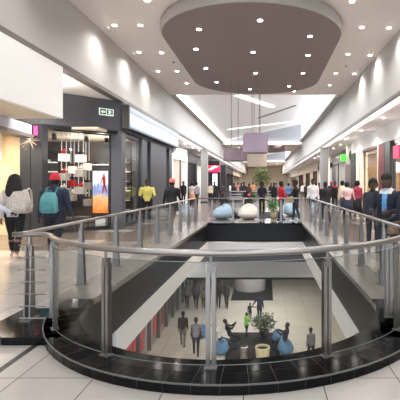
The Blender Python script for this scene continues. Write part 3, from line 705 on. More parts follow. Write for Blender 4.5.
q = thing('shop_sign', 'green lit sign hung beside white panel, right side', 'sign', (5.6, 29, 3.2))
MB().box(5.35, 5.75, 28.6, 28.7, 3.25, 3.7).build('lit_face', mat('green_lit', (70, 220, 60), .5, emit=.9), q)
MB().box(5.75, 6.35, 28.6, 28.7, 3.0, 4.42).build('white_panel', 'shelf_white', q)
MB().ell((6.05, 28.55, 3.65), .12, .05, .35).build('dark_figure', 'charcoal_dark', q)
for y in (24, 28.5, 33): light('AREA', (-5.95, y, 4.5), 40, (1, .93, .85), .5, 3)
for y in (29, 34, 40): light('AREA', (5.3, y, 4.35), 40, (1, .93, .85), .5, 3)
for i, (X, y) in enumerate([(-5.95, 23.5+3*i) for i in range(6)]+[(5.3, 28.5+3*i) for i in range(6)]+[(5.0, 24.6)]):
    o = dup(t0, (X, y, 4.58 if X < 0 else 4.42), None, 'small round downlight in the white %s walkway soffit' % ('left' if X < 0 else 'right'), 'downlights in the %s walkway soffit' % ('left' if X < 0 else 'right'))
# ------------------------------------------------------------------ lower level shops and furniture
mat('red_glow', (200, 36, 46), .5, emit=.25); mat('teal_dark', (60, 84, 84), .3)
for i, (y0, y1, c, lb) in enumerate(((12, 17.6, 'red_glow', 'lower level shopfront with red lit display, nearest'), (17.6, 22.5, 'red_glow', 'lower level shopfront with red panel, second along'), (22.5, 27, 'teal_dark', 'lower level dark teal glazed shopfront'),
                                 (27, 31, 'gable_grey', 'lower level pale glazed shopfront beyond the teal one'), (31, 36, 'paint_white', 'lower level white shopfront at the far left'))):
    t = thing('lower_shopfront', lb, 'shopfront', (-5.6, (y0+y1)/2, -6.4))
    MB().box(-5.75, -5.5, y0, y1, -3.3, -2.55).build('header', 'paint_grey', t)
    for k in range(4): yy = y0+(y1-y0-.1)*k/3; MB().box(-5.7, -5.52, yy, yy+.06, -6.4, -3.3).build('mullion', 'steel_dark', t)
    for k in range(3): yy = y0+(y1-y0-.1)*k/3; MB().box(-5.9, -5.85, yy+.1, yy+(y1-y0)/3-.1, -6.3, -3.4).build('display_panel', c if k != 1 or c != 'red_glow' else 'paint_grey', t)
    MB().box(-6.05, -6.0, y0, y1, -6.4, -2.55).build('back_panel', 'trim_grey', t)
    MB().box(-5.62, -5.6, y0+.1, y1-.1, -6.38, -3.3).build('glass_pane', 'glass_shop', t)

for y in (5, 9, 13, 17, 21, 25):
    dup(t0, (5.0, y, 4.42), None, 'small round downlight in the white right walkway soffit', 'downlights in the right walkway soffit')
    light('SPOT', (5.0, y, 4.34), 200, (1, .97, .93), .08, spot=140, blend=.8); light('POINT', (4.75, y, 3.7), 7, (1, .97, .93), .1)  # spots added for floor bounce, plus free-floating points that lighten the soffit

mat('cove_soft', (252, 252, 255), .5, emit=.6)
struct(MB().box(4.28, 4.62, -6, 110, 4.40, 4.425), 'trim_40', 'cove_soft')
struct(MB().box(-5.75, -5.3, 23, 110, 4.56, 4.585), 'trim_41', 'cove_soft')
# ------------------------------------------------------------------ bean bags, planters, plants
mat('bag_blue', (98, 134, 170), .8, noise=.08, scale=3); mat('bag_pale', (170, 195, 215), .8, noise=.06); mat('bag_white', (232, 226, 218), .8, noise=.04)
mat('bag_seam', (90, 120, 150), .8)
def beanbag(x, y, z, w, h, rz, m, label, group=None):
    t = thing('bean_bag', label, 'bean bag', (x, y, z), rz, group); b = MB(); rings = []
    n, mm_ = 22, 12
    for i in range(mm_+1):
        a = PI*i/mm_; r = max(math.sin(a)**.62 if 0 < i < mm_ else .03, .03); zz = (1-math.cos(a))/2
        sag = 1 + .16*math.sin(PI*min(zz*1.6, 1))
        lean = .1*w*(zz-.2)
        rings.append([Vector((r*sag*w/2*math.cos(k*2*PI/n), r*sag*w/2.2*math.sin(k*2*PI/n)+lean, max(0, zz*h*(1+.16*math.sin(k*2*PI/n)*zz)))) for k in range(n)])
    b.loft(rings); b.build('cushion', m, t, smooth=True, world=False)
    s = MB(); s.tube([Vector((0, .0+math.sin(a)*w*.46+.2*w*((1-math.cos(a*1))/2-.2)*0, max(.02, h*(.5-.5*math.cos(a*1)))*1.0)) for a in [0.4+2.2*i/10 for i in range(11)]], .012, 5)
    s.build('seam', 'bag_seam', t, world=False)
    return t
def at(px, py, H):   # point of the floor H below eye level on this bearing
    d = H*400/(py-184); return (px-266)*d/400, d
F1, F2 = 1.6, 8.0
for px, py, w, h, m, rz, lb in ((222, 219, .92, .6, 'bag_pale', -.9, 'pale blue bean bag just beyond the far balustrade'),
                            (248.5, 219, .86, .62, 'bag_white', 0, 'round white bean bag just beyond the far balustrade'),
                            (292, 216, .8, .6, 'bag_pale', .6, 'pale blue bean bag behind the person in red'),
                            (275.5, 212, .5, .42, 'bag_white', .2, 'small white bean bag beside the green leaves')):
    x, y = at(px, py, F1); beanbag(x, y, 0, w, h, rz, m, lb, None)
for px, py, w, h, rz, lb in ((221, 353.5, .7, .58, -.6, 'blue bean bag on lower level, under the lounging person at left'), (286, 353, .72, .62, .7, 'blue bean bag on lower level, under the person at right'),
                     (279, 341, .7, .5, .3, 'blue bean bag lying behind the seated person on lower level'), (202.5, 337, .55, .55, .2, 'blue bean bag on lower level beside the glass post')):
    x, y = at(px, py, F2); beanbag(x, y, -6.4, w, h, rz, 'bag_blue', lb)
# dark mats
def rug(x0, x1, y0, y1, z, lb):
    t = thing('floor_mat', lb, 'mat', ((x0+x1)/2, (y0+y1)/2, z)); MB().box(x0, x1, y0, y1, z+.001, z+.03).build('pile', 'mat_black', t); 
    MB().box(x0-.04, x1+.04, y0-.04, y1+.04, z, z+.012).build('edging', 'charcoal_dark', t)
rug(-1.85, .62, 18.1, 21.5, -6.4, 'black square mat on the lower level under the tree and pots')
rug(-2.4, .45, 27.5, 34, -6.4, 'black square mat on the lower level under the white drum')
rug(-1.7, .85, 18.8, 22.5, 0, 'dark mat under the bean bags beyond the void')
t = thing('drum_counter', 'white round drum-shaped counter standing on the far black mat', 'counter', (-1.2, 30.4, -6.37))
MB().lathe([(1.12, 0), (1.15, .05), (1.15, 2.2), (1.05, 2.25), (1.0, 2.2)], (-1.2, 30.4, -6.365), 40).build('drum', mat('drum_grey', (188, 186, 190), .6), t)
MB().lathe([(1.17, 0), (1.17, .04)], (-1.2, 30.4, -6.38), 40).build('plinth', 'steel_dark', t)
# steel bin and cream pot
x, y = at(244, 363.5, F2)
t = thing('litter_bin', 'round brushed steel litter bin beside the cream pot on the lower level', 'bin', (x, y, -6.37))
MB().lathe([(.17, 0), (.17, .62), (.18, .62), (.18, .72), (.12, .74), (.12, .66)], (x, y, -6.37), 24).build('body', 'steel', t)
MB().lathe([(.175, .5), (.183, .5), (.183, .56), (.175, .56)], (x, y, -6.37), 24).build('band', 'steel_dark', t)
def pot(x, y, z, r, h, m, lb, nm='planter'):
    t = thing(nm, lb, 'planter', (x, y, z)); MB().lathe([(r*.68, 0), (r*.9, h*.5), (r, h), (r*.86, h), (r*.8, h*.85), (.01, h*.85)], (x, y, z), 28).build('pot', m, t, smooth=False)
    MB().lathe([(.01, 0), (r*.82, 0), (r*.82, .02), (.01, .02)], (x, y, z+h*.85), 20).build('soil', mat('soil', (40, 32, 26), .9), t); return t
mat('pot_cream', (206, 194, 158), .5)
x, y = at(262.5, 364, F2); pot(x, y, -6.37, .33, .74, 'pot_cream', 'empty cream tapered pot on the lower level mat')
def leafmat(n, c): return mat(n, c, .6, noise=.35, scale=9)
leafmat('leaf_olive', (158, 164, 118)); leafmat('leaf_green', (88, 160, 70)); leafmat('leaf_dark', (104, 116, 90))
def tree(x, y, z, zc, rx, rz_, n, m, lb, potr, poth, leaf=.07, seed=1, nm='potted_tree', potm='pot_cream'):
    random.seed(seed); t = pot(x, y, z, potr, poth, potm, lb, nm); t['category'] = 'tree' if nm == 'potted_tree' else 'plant'
    tr = MB(); tr.tube([(x, y, z+poth*.8), (x+.02, y, z+(zc-z)*.7), (x, y, zc)], [.035, .025, .012], 7)
    for k in range(9):
        a = k*2.4; q = Vector((x+math.cos(a)*rx*.7, y+math.sin(a)*rx*.7, zc+random.uniform(-.3, .7)*rz_)); tr.tube([(x, y, zc-rz_*.5), q], [.016, .005], 5)
    tr.build('trunk', 'wood_dark', t)
    f = MB()
    for i in range(n):
        v = Vector((random.gauss(0, 1), random.gauss(0, 1), random.gauss(0, 1))).normalized()*random.random()**.4
        p = Vector((x+v.x*rx, y+v.y*rx, zc+v.z*rz_)); d = Vector((random.gauss(0, 1), random.gauss(0, 1), random.gauss(0, .7)-.1)).normalized()
        s = d.cross(Vector((random.random(), random.random(), 1))).normalized(); L_ = leaf*random.uniform(.7, 1.3)
        f.quad(p, p+d*L_*.5+s*L_*.22, p+d*L_, p+d*L_*.5-s*L_*.22)
    f.build('foliage', m, t)
    return t
x, y = at(262, 216, F1)
tree(-.25, 23.4, 0, 2.0, .55, .62, 1500, 'leaf_olive', 'bushy olive-green potted tree beyond the bean bags', .3, .6, .13, 2)
tree(-.12, 20.7, -6.37, -5.55, .62, .42, 650, 'leaf_dark', 'feathery potted tree on the lower level mat', .24, .4, .2, 3, potm='charcoal_dark')
tree(.35, 18.9, 0, .62, .3, .25, 300, 'leaf_green', 'small bright green bush by the bean bags near the person in red', .16, .28, .12, 4, 'potted_bush')
tree(-.72, 21.5, 0, .95, .26, .2, 200, 'leaf_green', 'small lime green bush behind the white bean bag', .16, .6, .12, 5, 'potted_bush', 'shelf_white')
# sloping glazed stair rail on the lower level, right
t = thing('lower_balustrade', 'low glass balustrade on the lower level behind the right-hand white beam', 'railing', (3.0, 17, -6.4))
MB().tube([(2.8, 17, -5.4), (5.6, 17, -5.4)], .025, 8).build('handrail', 'steel', t)
for x in (2.8, 3.7, 4.6, 5.5): MB().box(x-.025, x+.025, 16.97, 17.03, -6.4, -5.4).build('post', 'steel', t)
MB().box(2.85, 5.5, 16.99, 17.01, -6.3, -5.5).build('glass_panel', 'glass_side', t)
# benches / kiosk seating beyond
for i, (x, y, lb) in enumerate(((-3.2, 35, 'low dark cafe counter beyond the far balustrade, left'), (-.6, 38, 'low brown cafe counter in the middle distance'), (1.5, 42, 'low charcoal kiosk counter in the middle distance, right'))):
    t = thing('kiosk_counter', lb, 'counter', (x, y, 0)); MB().box(x-1, x+1, y, y+.7, 0, .95).build('front', ('charcoal', 'wood_dark', 'charcoal')[i], t); MB().box(x-1.05, x+1.05, y-.05, y+.75, .95, 1.0).build('top', 'charcoal_dark', t)
# ------------------------------------------------------------------ people
mat('skin', (80, 54, 43), .55); mat('skin_light', (136, 98, 76), .55); mat('hair', (20, 17, 17), .75); mat('eye_white', (225, 220, 212), .3); mat('lip', (96, 48, 44), .5); mat('eye', (15, 12, 12), .3)
def cloth(c):
    n = 'cloth_%02x%02x%02x' % tuple(c); return mat(n, c, .85, noise=.12, scale=7) and n
def limb_rings(pts, rad, n=10, sx=1.0):
    """round-ended tapered limb along pts"""
    P = [Vector(p) for p in pts]; R = list(rad)
    d0 = (P[0]-P[1]).normalized(); d1 = (P[-1]-P[-2]).normalized()
    P = [P[0]+d0*R[0]*.95, P[0]+d0*R[0]*.55] + P + [P[-1]+d1*R[-1]*.55, P[-1]+d1*R[-1]*.95]
    R = [R[0]*.25, R[0]*.82] + R + [R[-1]*.82, R[-1]*.25]
    return P, R
def remesh(mb, vox):
    me = bpy.data.meshes.new('tmp'); bmesh.ops.recalc_face_normals(mb.bm, faces=mb.bm.faces[:]); mb.bm.to_mesh(me); mb.bm.free()
    o = bpy.data.objects.new('tmp', me); COL.objects.link(o)
    r = o.modifiers.new('r', 'REMESH'); r.mode = 'VOXEL'; r.voxel_size = vox; r.adaptivity = 0
    s = o.modifiers.new('s', 'SMOOTH'); s.factor = .5; s.iterations = 3
    dg = bpy.context.evaluated_depsgraph_get(); dg.update()
    out = bpy.data.meshes.new_from_object(o.evaluated_get(dg))
    bpy.data.objects.remove(o); bpy.data.meshes.remove(me); return out
def rot(a, ax): return Matrix.Rotation(a, 3, ax)
R_ = math.radians
def person(label, x, y, z, H, face, top, bottom, shoes=(30, 28, 28), legs=((0, 0), (0, 0)), arms=((0, 6, 12), (0, 6, 12)), lean=0, head=0, nod=0,
           hair='short', hair_c=None, hat=None, skirt=None, sleeves='long', trousers='long', vox=.022, skin='skin', sit=None, wide=1.0, group=None, hood=None, inner=None, back_lean=0):
    """legs: (hip flexion, knee flexion) degrees left,right; arms: (shoulder flexion, abduction, elbow flexion)"""
    k = H/1.75; seg = []; mb = MB()
    L0 = rot(-R_(lean), 'X')
    def T(v): return L0 @ Vector(v)         # torso space, origin at pelvis
    def add(lbl, pts, rad, n=10):
        P, R = limb_rings(pts, rad, n); mb.tube(P, R, n)
        for a, b, ra, rb in zip(pts, pts[1:], rad, rad[1:]): seg.append((lbl, Vector(a), Vector(b), ra, rb))
    # torso as stacked ellipses
    prof = [(-.12, .09, .085, 0), (-.08, .155, .115, 0), (0, .17, .125, 0), (.1, .148, .108, .0), (.2, .142, .104, .005), (.32, .162, .115, .0), (.42, .175, .112, -.005), (.48, .165, .09, -.008), (.53, .1, .065, -.01), (.56, .05, .05, -.005)]
    rings = []
    for zz, rx, ry, oy in prof:
        rings.append([T((wide*rx*math.cos(a), wide*ry*math.sin(a)+oy, zz)) for a in (2*PI*i/16 for i in range(16))])
    mb.loft(rings)
    seg += [('pelvis', T((0, 0, -.06)), T((0, 0, .03)), .14, .15), ('torso', T((0, 0, .1)), T((0, 0, .45)), .14, .15)]
    seg.append(('torso', T((-.15*wide, 0, .45)), T((.15*wide, 0, .45)), .07, .07))
    add('neck', [T((0, -.005, .5)), T((0, .01, .62))], [.058, .052])
    # head with jaw, brow, nose, ears
    Hd = T((0, .02, .60)); HM = L0 @ rot(R_(head), 'Z') @ rot(-R_(nod), 'X')
    hp = [(-.03, .03, .035, .04), (-.01, .05, .06, .03), (.03, .062, .08, .018), (.08, .072, .093, .008), (.13, .077, .1, 0), (.17, .075, .096, -.004), (.2, .064, .082, -.008), (.222, .045, .058, -.01), (.235, .015, .02, -.01)]
    hp = [(zz*1.1, rx*1.12, ry*1.12, oy) for zz, rx, ry, oy in hp]
    mb.loft([[Hd + HM @ Vector((rx*math.cos(a), ry*math.sin(a)+oy, zz)) for a in (2*PI*i/14 for i in range(14))] for zz, rx, ry, oy in hp])
    nose = [Hd + HM @ Vector(v) for v in ((0, .097, .13), (0, .125, .082))]; mb.tube(nose, [.01, .018], 8)
    for s in (-1, 1): mb.tube([Hd + HM @ Vector((s*.083, 0, .066)), Hd + HM @ Vector((s*.094, -.01, .12))], [.012, .018], 8)
    seg.append(('head', Hd + HM @ Vector((0, 0, .04)), Hd + HM @ Vector((0, 0, .15)), .07, .08))
    feet = []; hands = []
    for s, (a, kn) in zip((-1, 1), legs):
        hip = Vector((s*.09*wide, 0, -.03)); a, kn = R_(a), R_(kn)
        sp = .02*s
        d1 = Vector((sp, math.sin(a), -math.cos(a))); knee = hip + d1*.43
        d2 = Vector((0, math.sin(a-kn), -math.cos(a-kn))); ank = knee + d2*.42
        add('thigh', [hip, hip.lerp(knee, .45), knee], [.088*wide, .078*wide, .056])
        add('shin', [knee, knee.lerp(ank, .35)-Vector((0, math.cos(a-kn)*.012, 0)), ank], [.054, .056, .036])
        fa = R_({True: 0}.get(abs(a-kn) < .5, 0)) + (a-kn)*.5
        fd = Vector((.12*s, math.cos(fa), math.sin(fa)*1.0)).normalized(); up = Vector((0, -math.sin(fa), math.cos(fa)))
        add('foot', [ank - fd*.045 - up*.035, ank + fd*.05 - up*.04, ank + fd*.155 - up*.055], [.04, .04, .026])
        feet.append(min((ank - up*.08).z, (ank+fd*.15-up*.085).z))
    for s, arm in zip((-1, 1), arms):
        a, ab, el = R_(arm[0]), R_(arm[1]), R_(arm[2]); inw = R_(arm[3]) if len(arm) > 3 else 0
        sh = Vector((s*.175*wide, 0, .46))
        d1 = Vector((s*math.sin(ab), math.sin(a)*math.cos(ab), -math.cos(a)*math.cos(ab))); elb = sh + d1*.29
        d2 = Vector((s*math.sin(ab-inw), math.sin(a+el)*math.cos(ab-inw), -math.cos(a+el)*math.cos(ab-inw))).normalized(); wr = elb + d2*.25
        tsh, telb, twr = T(sh), T(elb), T(wr); td = (twr-telb).normalized()
        add('upper', [tsh, tsh.lerp(telb, .5), telb], [.056*wide, .048*wide, .04]); add('fore', [telb, telb.lerp(twr, .4), twr], [.039, .038, .025])
        side = td.cross(Vector((s, .2, 0))).normalized(); flat_ = td.cross(side).normalized()
        pm = twr + td*.085
        rg = []
        for u, wd, th in ((-.01, .024, .02), (.03, .036, .016), (.07, .042, .014), (.09, .036, .012)):
            rg.append([twr+td*u + side*wd*math.cos(q) + flat_*th*math.sin(q) for q in (2*PI*i/10 for i in range(10))])
        mb.loft(rg); seg.append(('hand', twr+td*.02, twr+td*.15, .03, .03)); hands.append((twr, td, side, flat_, s))
    zmin = min(feet) if sit is None else None
    body = remesh(mb, vox)
    # fingers, thumb, eyes and mouth joined into the same body mesh
    ex = MB()
    for wr, td, side, fl, s in hands:
        for i, ln in enumerate((.07, .08, .075, .058)):
            b0 = wr + td*.08 + side*(.03-.02*i); k1 = b0+td*ln*.45; k2 = k1 + (td*.8-fl*s*.0+fl*.45).normalized()*ln*.32; k3 = k2 + (td*.4+fl*.8).normalized()*ln*.28
            ex.tube([b0, k1, k2, k3], [.0095, .009, .008, .006], 6)
        b0 = wr + td*.025 + side*.028; ex.tube([b0, b0+(td*.6+side*.7).normalized()*.04, b0+(td*.85+side*.45+fl*.3).normalized()*.075], [.012, .011, .008], 6)
    nf_skin = len(ex.bm.faces)
    for s in (-1, 1): c = Hd + HM @ Vector((s*.033, .097, .127)); ex.ell(c, .014, .01, .009, 8, 6)
    nf_eye = len(ex.bm.faces)
    ex.tube([Hd + HM @ Vector((-.025, .101, .044)), Hd + HM @ Vector((0, .11, .046)), Hd + HM @ Vector((.025, .101, .044))], [.004, .008, .004], 6)
    bm = bmesh.new(); bm.from_mesh(body)
    nb = len(bm.faces); tmp = bpy.data.meshes.new('t'); 
    for i, f_ in enumerate(ex.bm.faces): f_.material_index = 0 if i < nf_skin else (1 if i < nf_eye else 2)
    bmesh.ops.recalc_face_normals(ex.bm, faces=ex.bm.faces[:]); ex.bm.to_mesh(tmp); ex.bm.free()
    # clothing shells from the body surface
    V = np.array([v.co[:] for v in bm.verts]); bm.verts.ensure_lookup_table(); bm.faces.ensure_lookup_table()
    FC = np.array([f_.calc_center_median()[:] for f_ in bm.faces]); best = np.full(len(FC), 1e9); lab = np.zeros(len(FC), int); names = []
    tpar = np.zeros(len(FC))
    for l, a, b, ra, rb in seg:
        if l not in names: names.append(l)
        a_, b_ = np.array(a[:]), np.array(b[:]); ab = b_-a_; t_ = np.clip(((FC-a_) @ ab)/(ab @ ab), 0, 1)
        d = np.linalg.norm(FC-(a_+t_[:, None]*ab), axis=1)-(ra+(rb-ra)*t_)
        m_ = d < best; best[m_] = d[m_]; lab[m_] = names.index(l); tpar[m_] = t_[m_]
    labn = np.array(names)[lab]
    wmat = Matrix.Scale(k, 4)
    off = -min(feet) if sit is None else sit/k
    base = Matrix.Translation((0, 0, off))
    def finish(me, name, mname, parent, smooth=True):
        me.transform(wmat @ base)
        me.materials.clear()
        for q in (mname if isinstance(mname, list) else [mname]): me.materials.append(MATS[q])
        me.shade_smooth(); o = bpy.data.objects.new(name, me); COL.objects.link(o)
        if parent: o.parent = parent
        return o
    def shell(mask, off_, name, mname, parent):
        b2 = bmesh.new(); vm = {}; bm.faces.ensure_lookup_table()
        for i in np.nonzero(mask)[0]:
            f_ = bm.faces[i]; vs = []
            for v in f_.verts:
                if v.index not in vm: vm[v.index] = b2.verts.new(v.co + v.normal*off_)
                vs.append(vm[v.index])
            b2.faces.new(vs)
        if not b2.faces: b2.free(); return None
        me = bpy.data.meshes.new(name); b2.to_mesh(me); b2.free(); return finish(me, name, mname, parent)
    bm2 = bm.copy(); bm2.from_mesh(tmp)
    me = bpy.data.meshes.new('person'); bm2.to_mesh(me); bm2.free(); bpy.data.meshes.remove(tmp)
    p = finish(me, 'person', [skin, 'eye', 'lip'], None); tag(p, label, 'person', group)
    bm.normal_update()
    tops = np.isin(labn, ['torso'] + ([] if sleeves == 'none' else ['upper']) + (['fore'] if sleeves == 'long' else [])) | ((labn == 'pelvis') & (FC[:, 2] > -.05) if sit is None else False)
    if sleeves == 'short': tops &= ~((labn == 'upper') & (tpar > .65))
    shell(tops, .014, 'jacket' if sleeves == 'long' else 'shirt', cloth(top), p)
    if inner: shell(np.isin(labn, ['torso', 'neck']) & (FC[:, 1] > .04) & (abs(FC[:, 0]) < .04) & (FC[:, 2] > .15), .02, 'shirt_front', cloth(inner), p)
    if hood: shell((labn == 'neck') | ((labn == 'torso') & (FC[:, 2] > .47) & (abs(FC[:, 0]) < .11)), .025, 'collar', cloth(hood), p)
    bt = np.isin(labn, ['pelvis', 'thigh'] + (['shin'] if trousers != 'short' else []))
    if trousers == 'cropped': bt &= ~((labn == 'shin') & (tpar > .75))
    shell(bt, .01, 'trousers', cloth(bottom), p)
    for s_ in (-1, 1): shell((labn == 'foot') & (FC[:, 0]*s_ > 0), .008, 'shoe', cloth(shoes), p)
    hz = np.array((HM.inverted() @ Matrix.Identity(3))[:]); 
    HL = (FC-np.array(Hd[:])) @ np.array(HM)      # head-local
    hd = labn == 'head'
    hm = hd & ((HL[:, 2] > .15) | ((HL[:, 1] < -.01) & (HL[:, 2] > .03)))
    hc = cloth(hair_c) if hair_c else 'hair'
    if hair: shell(hm, {'short': .006, 'afro': .03, 'long': .022}.get(hair, .014), 'hair', hc, p)
    if hat: shell(hd & (HL[:, 2] > .12), .02 if hair != 'long' else .03, 'cap', cloth(hat), p)
    if hair == 'long':
        h_ = MB(); h_.loft([[Hd + HM @ Vector((rx*math.cos(a), ry*math.sin(a)+oy, zz)) for a in (2*PI*i/12 for i in range(12))] for zz, rx, ry, oy in ((.27, .05, .05, -.02), (.23, .11, .1, -.03), (.12, .145, .11, -.05), (0, .165, .1, -.08), (-.12, .17, .085, -.1), (-.2, .14, .06, -.12), (-.26, .07, .03, -.12))])
        me = bpy.data.meshes.new('hair'); bmesh.ops.recalc_face_normals(h_.bm, faces=h_.bm.faces[:]); h_.bm.to_mesh(me); h_.bm.free(); finish(me, 'hair', hc, p)
    if skirt:
        ln, c = skirt; h_ = MB()
        h_.loft([[Vector((rx*math.cos(a), ry*math.sin(a)+.01, zz)) for a in (2*PI*i/18 for i in range(18))] for zz, rx, ry in ((.06, .16*wide, .12*wide), (-.05, .2*wide, .16*wide), (-.3, .22*wide, .19*wide), (-ln, .24*wide, .22*wide), (-ln, .22*wide, .2*wide), (-.05, .17*wide, .13*wide))])
        me = bpy.data.meshes.new('skirt'); bmesh.ops.recalc_face_normals(h_.bm, faces=h_.bm.faces[:]); h_.bm.to_mesh(me); h_.bm.free(); finish(me, 'skirt', cloth(c), p)
    bm.free()
    p.location = (x, y, z); p.rotation_euler = (0, 0, R_(face)); p['torso_z'] = 0; del p['torso_z']
    p_info[p.name] = (k, off, T)
    return p
p_info = {}
def on(p, v):    # torso-space point of a person in world coordinates
    k, off, T = p_info[p.name]; return wm(p) @ (Vector((T(v).x, T(v).y, T(v).z+off))*k)
def backpack(p, c, lb, w=.3, h=.42, straps=True, dark=None, dx=0):
    k, off, T = p_info[p.name]; M = wm(p) @ Matrix.Scale(k, 4) @ Matrix.Translation((dx, 0, off))
    t = thing('backpack', lb, 'backpack', tuple(M @ Vector((0, -.22, .05))), p.rotation_euler[2])
    def rr(zc, wx, wy, y0): return [M @ Vector((wx*max(-1, min(1, 1.25*math.cos(a))), y0+wy*max(-1, min(1, 1.25*math.sin(a))), zc)) for a in (2*PI*i/16 for i in range(16))]
    b = MB(); b.loft([rr(.03, w*.4, .06, -.2), rr(.06, w*.5, .085, -.21), rr(.2, w*.5, .09, -.22), rr(.36, w*.46, .075, -.21), rr(.03+h, w*.3, .045, -.19), rr(.04+h, w*.15, .02, -.19)])
    b.build('bag_body', c, t, smooth=True)
    b = MB(); b.loft([rr(.07, w*.36, .03, -.31), rr(.1, w*.4, .04, -.31), rr(.22, w*.38, .035, -.31), rr(.25, w*.3, .02, -.3)]); b.build('front_pocket', dark or c, t, smooth=True)
    b = MB(); b.tube([M @ Vector(v) for v in ((-.03, -.17, .46), (-.02, -.2, .5), (.02, -.2, .5), (.03, -.17, .46))], .01, 6); b.build('handle', dark or c, t)
    if straps:
        for s in (-1, 1):
            b = MB(); b.tube([M @ Vector(v) for v in ((s*.09, -.16, .43), (s*.11, -.1, .535), (s*.115, 0, .55), (s*.115, .1, .5), (s*.11, .145, .35), (s*.13, .12, .15), (s*.14, -.12, .08))], .02, 6); b.build('strap', dark or c, t)
    return t
def up(px, py): return at(px, py, F1)
# --- the walkers at left
x, y = up(15, 258)
W1 = person('woman walking away at far left, long black hair, cream backpack', x, y, 0, 1.74, 12, (196, 190, 190), (22, 22, 26), (196, 176, 160), legs=((14, 4), (-12, 8)), arms=((-10, 5, 12), (14, 6, 50, 10)), hair='long', trousers='cropped', vox=.014, skin='skin_light', hood=(190, 60, 40), wide=1.15)
backpack(W1, mat('bag_cream', (186, 178, 168), .8, noise=.25, scale=30) and 'bag_cream', 'cream and grey patterned backpack slung on the right shoulder of the long-haired woman at left', .42, .46, dx=.17)
x, y = up(54.5, 259)
M1 = person('person walking away in navy jacket and red cap, teal backpack', x, y, 0, 1.77, 0, (34, 42, 66), (26, 28, 38), (40, 38, 38), legs=((10, 4), (-12, 10)), arms=((-8, 9, 8), (8, 10, 14)), hat=(196, 44, 60), vox=.014, wide=1.25)
backpack(M1, mat('bag_teal', (88, 150, 154), .7, noise=.1) and 'bag_teal', 'teal backpack worn by the person in the red cap', .34, dark='bag_teal2' if mat('bag_teal2', (64, 128, 134), .7) else None)
x, y = up(-15, 262)
person('person in white top cut off by the left picture edge', x, y, 0, 1.7, -20, (206, 210, 224), (60, 62, 74), (225, 215, 210), legs=((14, 2), (-10, 8)), arms=((0, 10, 20), (20, 20, 40)), vox=.016)
x, y = 16.6*(147-266)/400, 16.6
person('person standing in bright yellow jacket against the charcoal panel', x, y, 0, 1.72, 200, (212, 204, 112), (30, 30, 36), arms=((20, 14, 70, 30), (20, 14, 70, 30)), wide=1.3)
x, y = up(172, 229)
person('person walking away in long black jacket and salmon cap', x, y, 0, 1.75, -10, (26, 26, 30), (120, 106, 90), (24, 22, 22), legs=((14, 2), (-14, 22)), arms=((-10, 12, 20), (12, 12, 20)), hat=(214, 110, 100), wide=1.15, skirt=(.28, (26, 26, 30)))
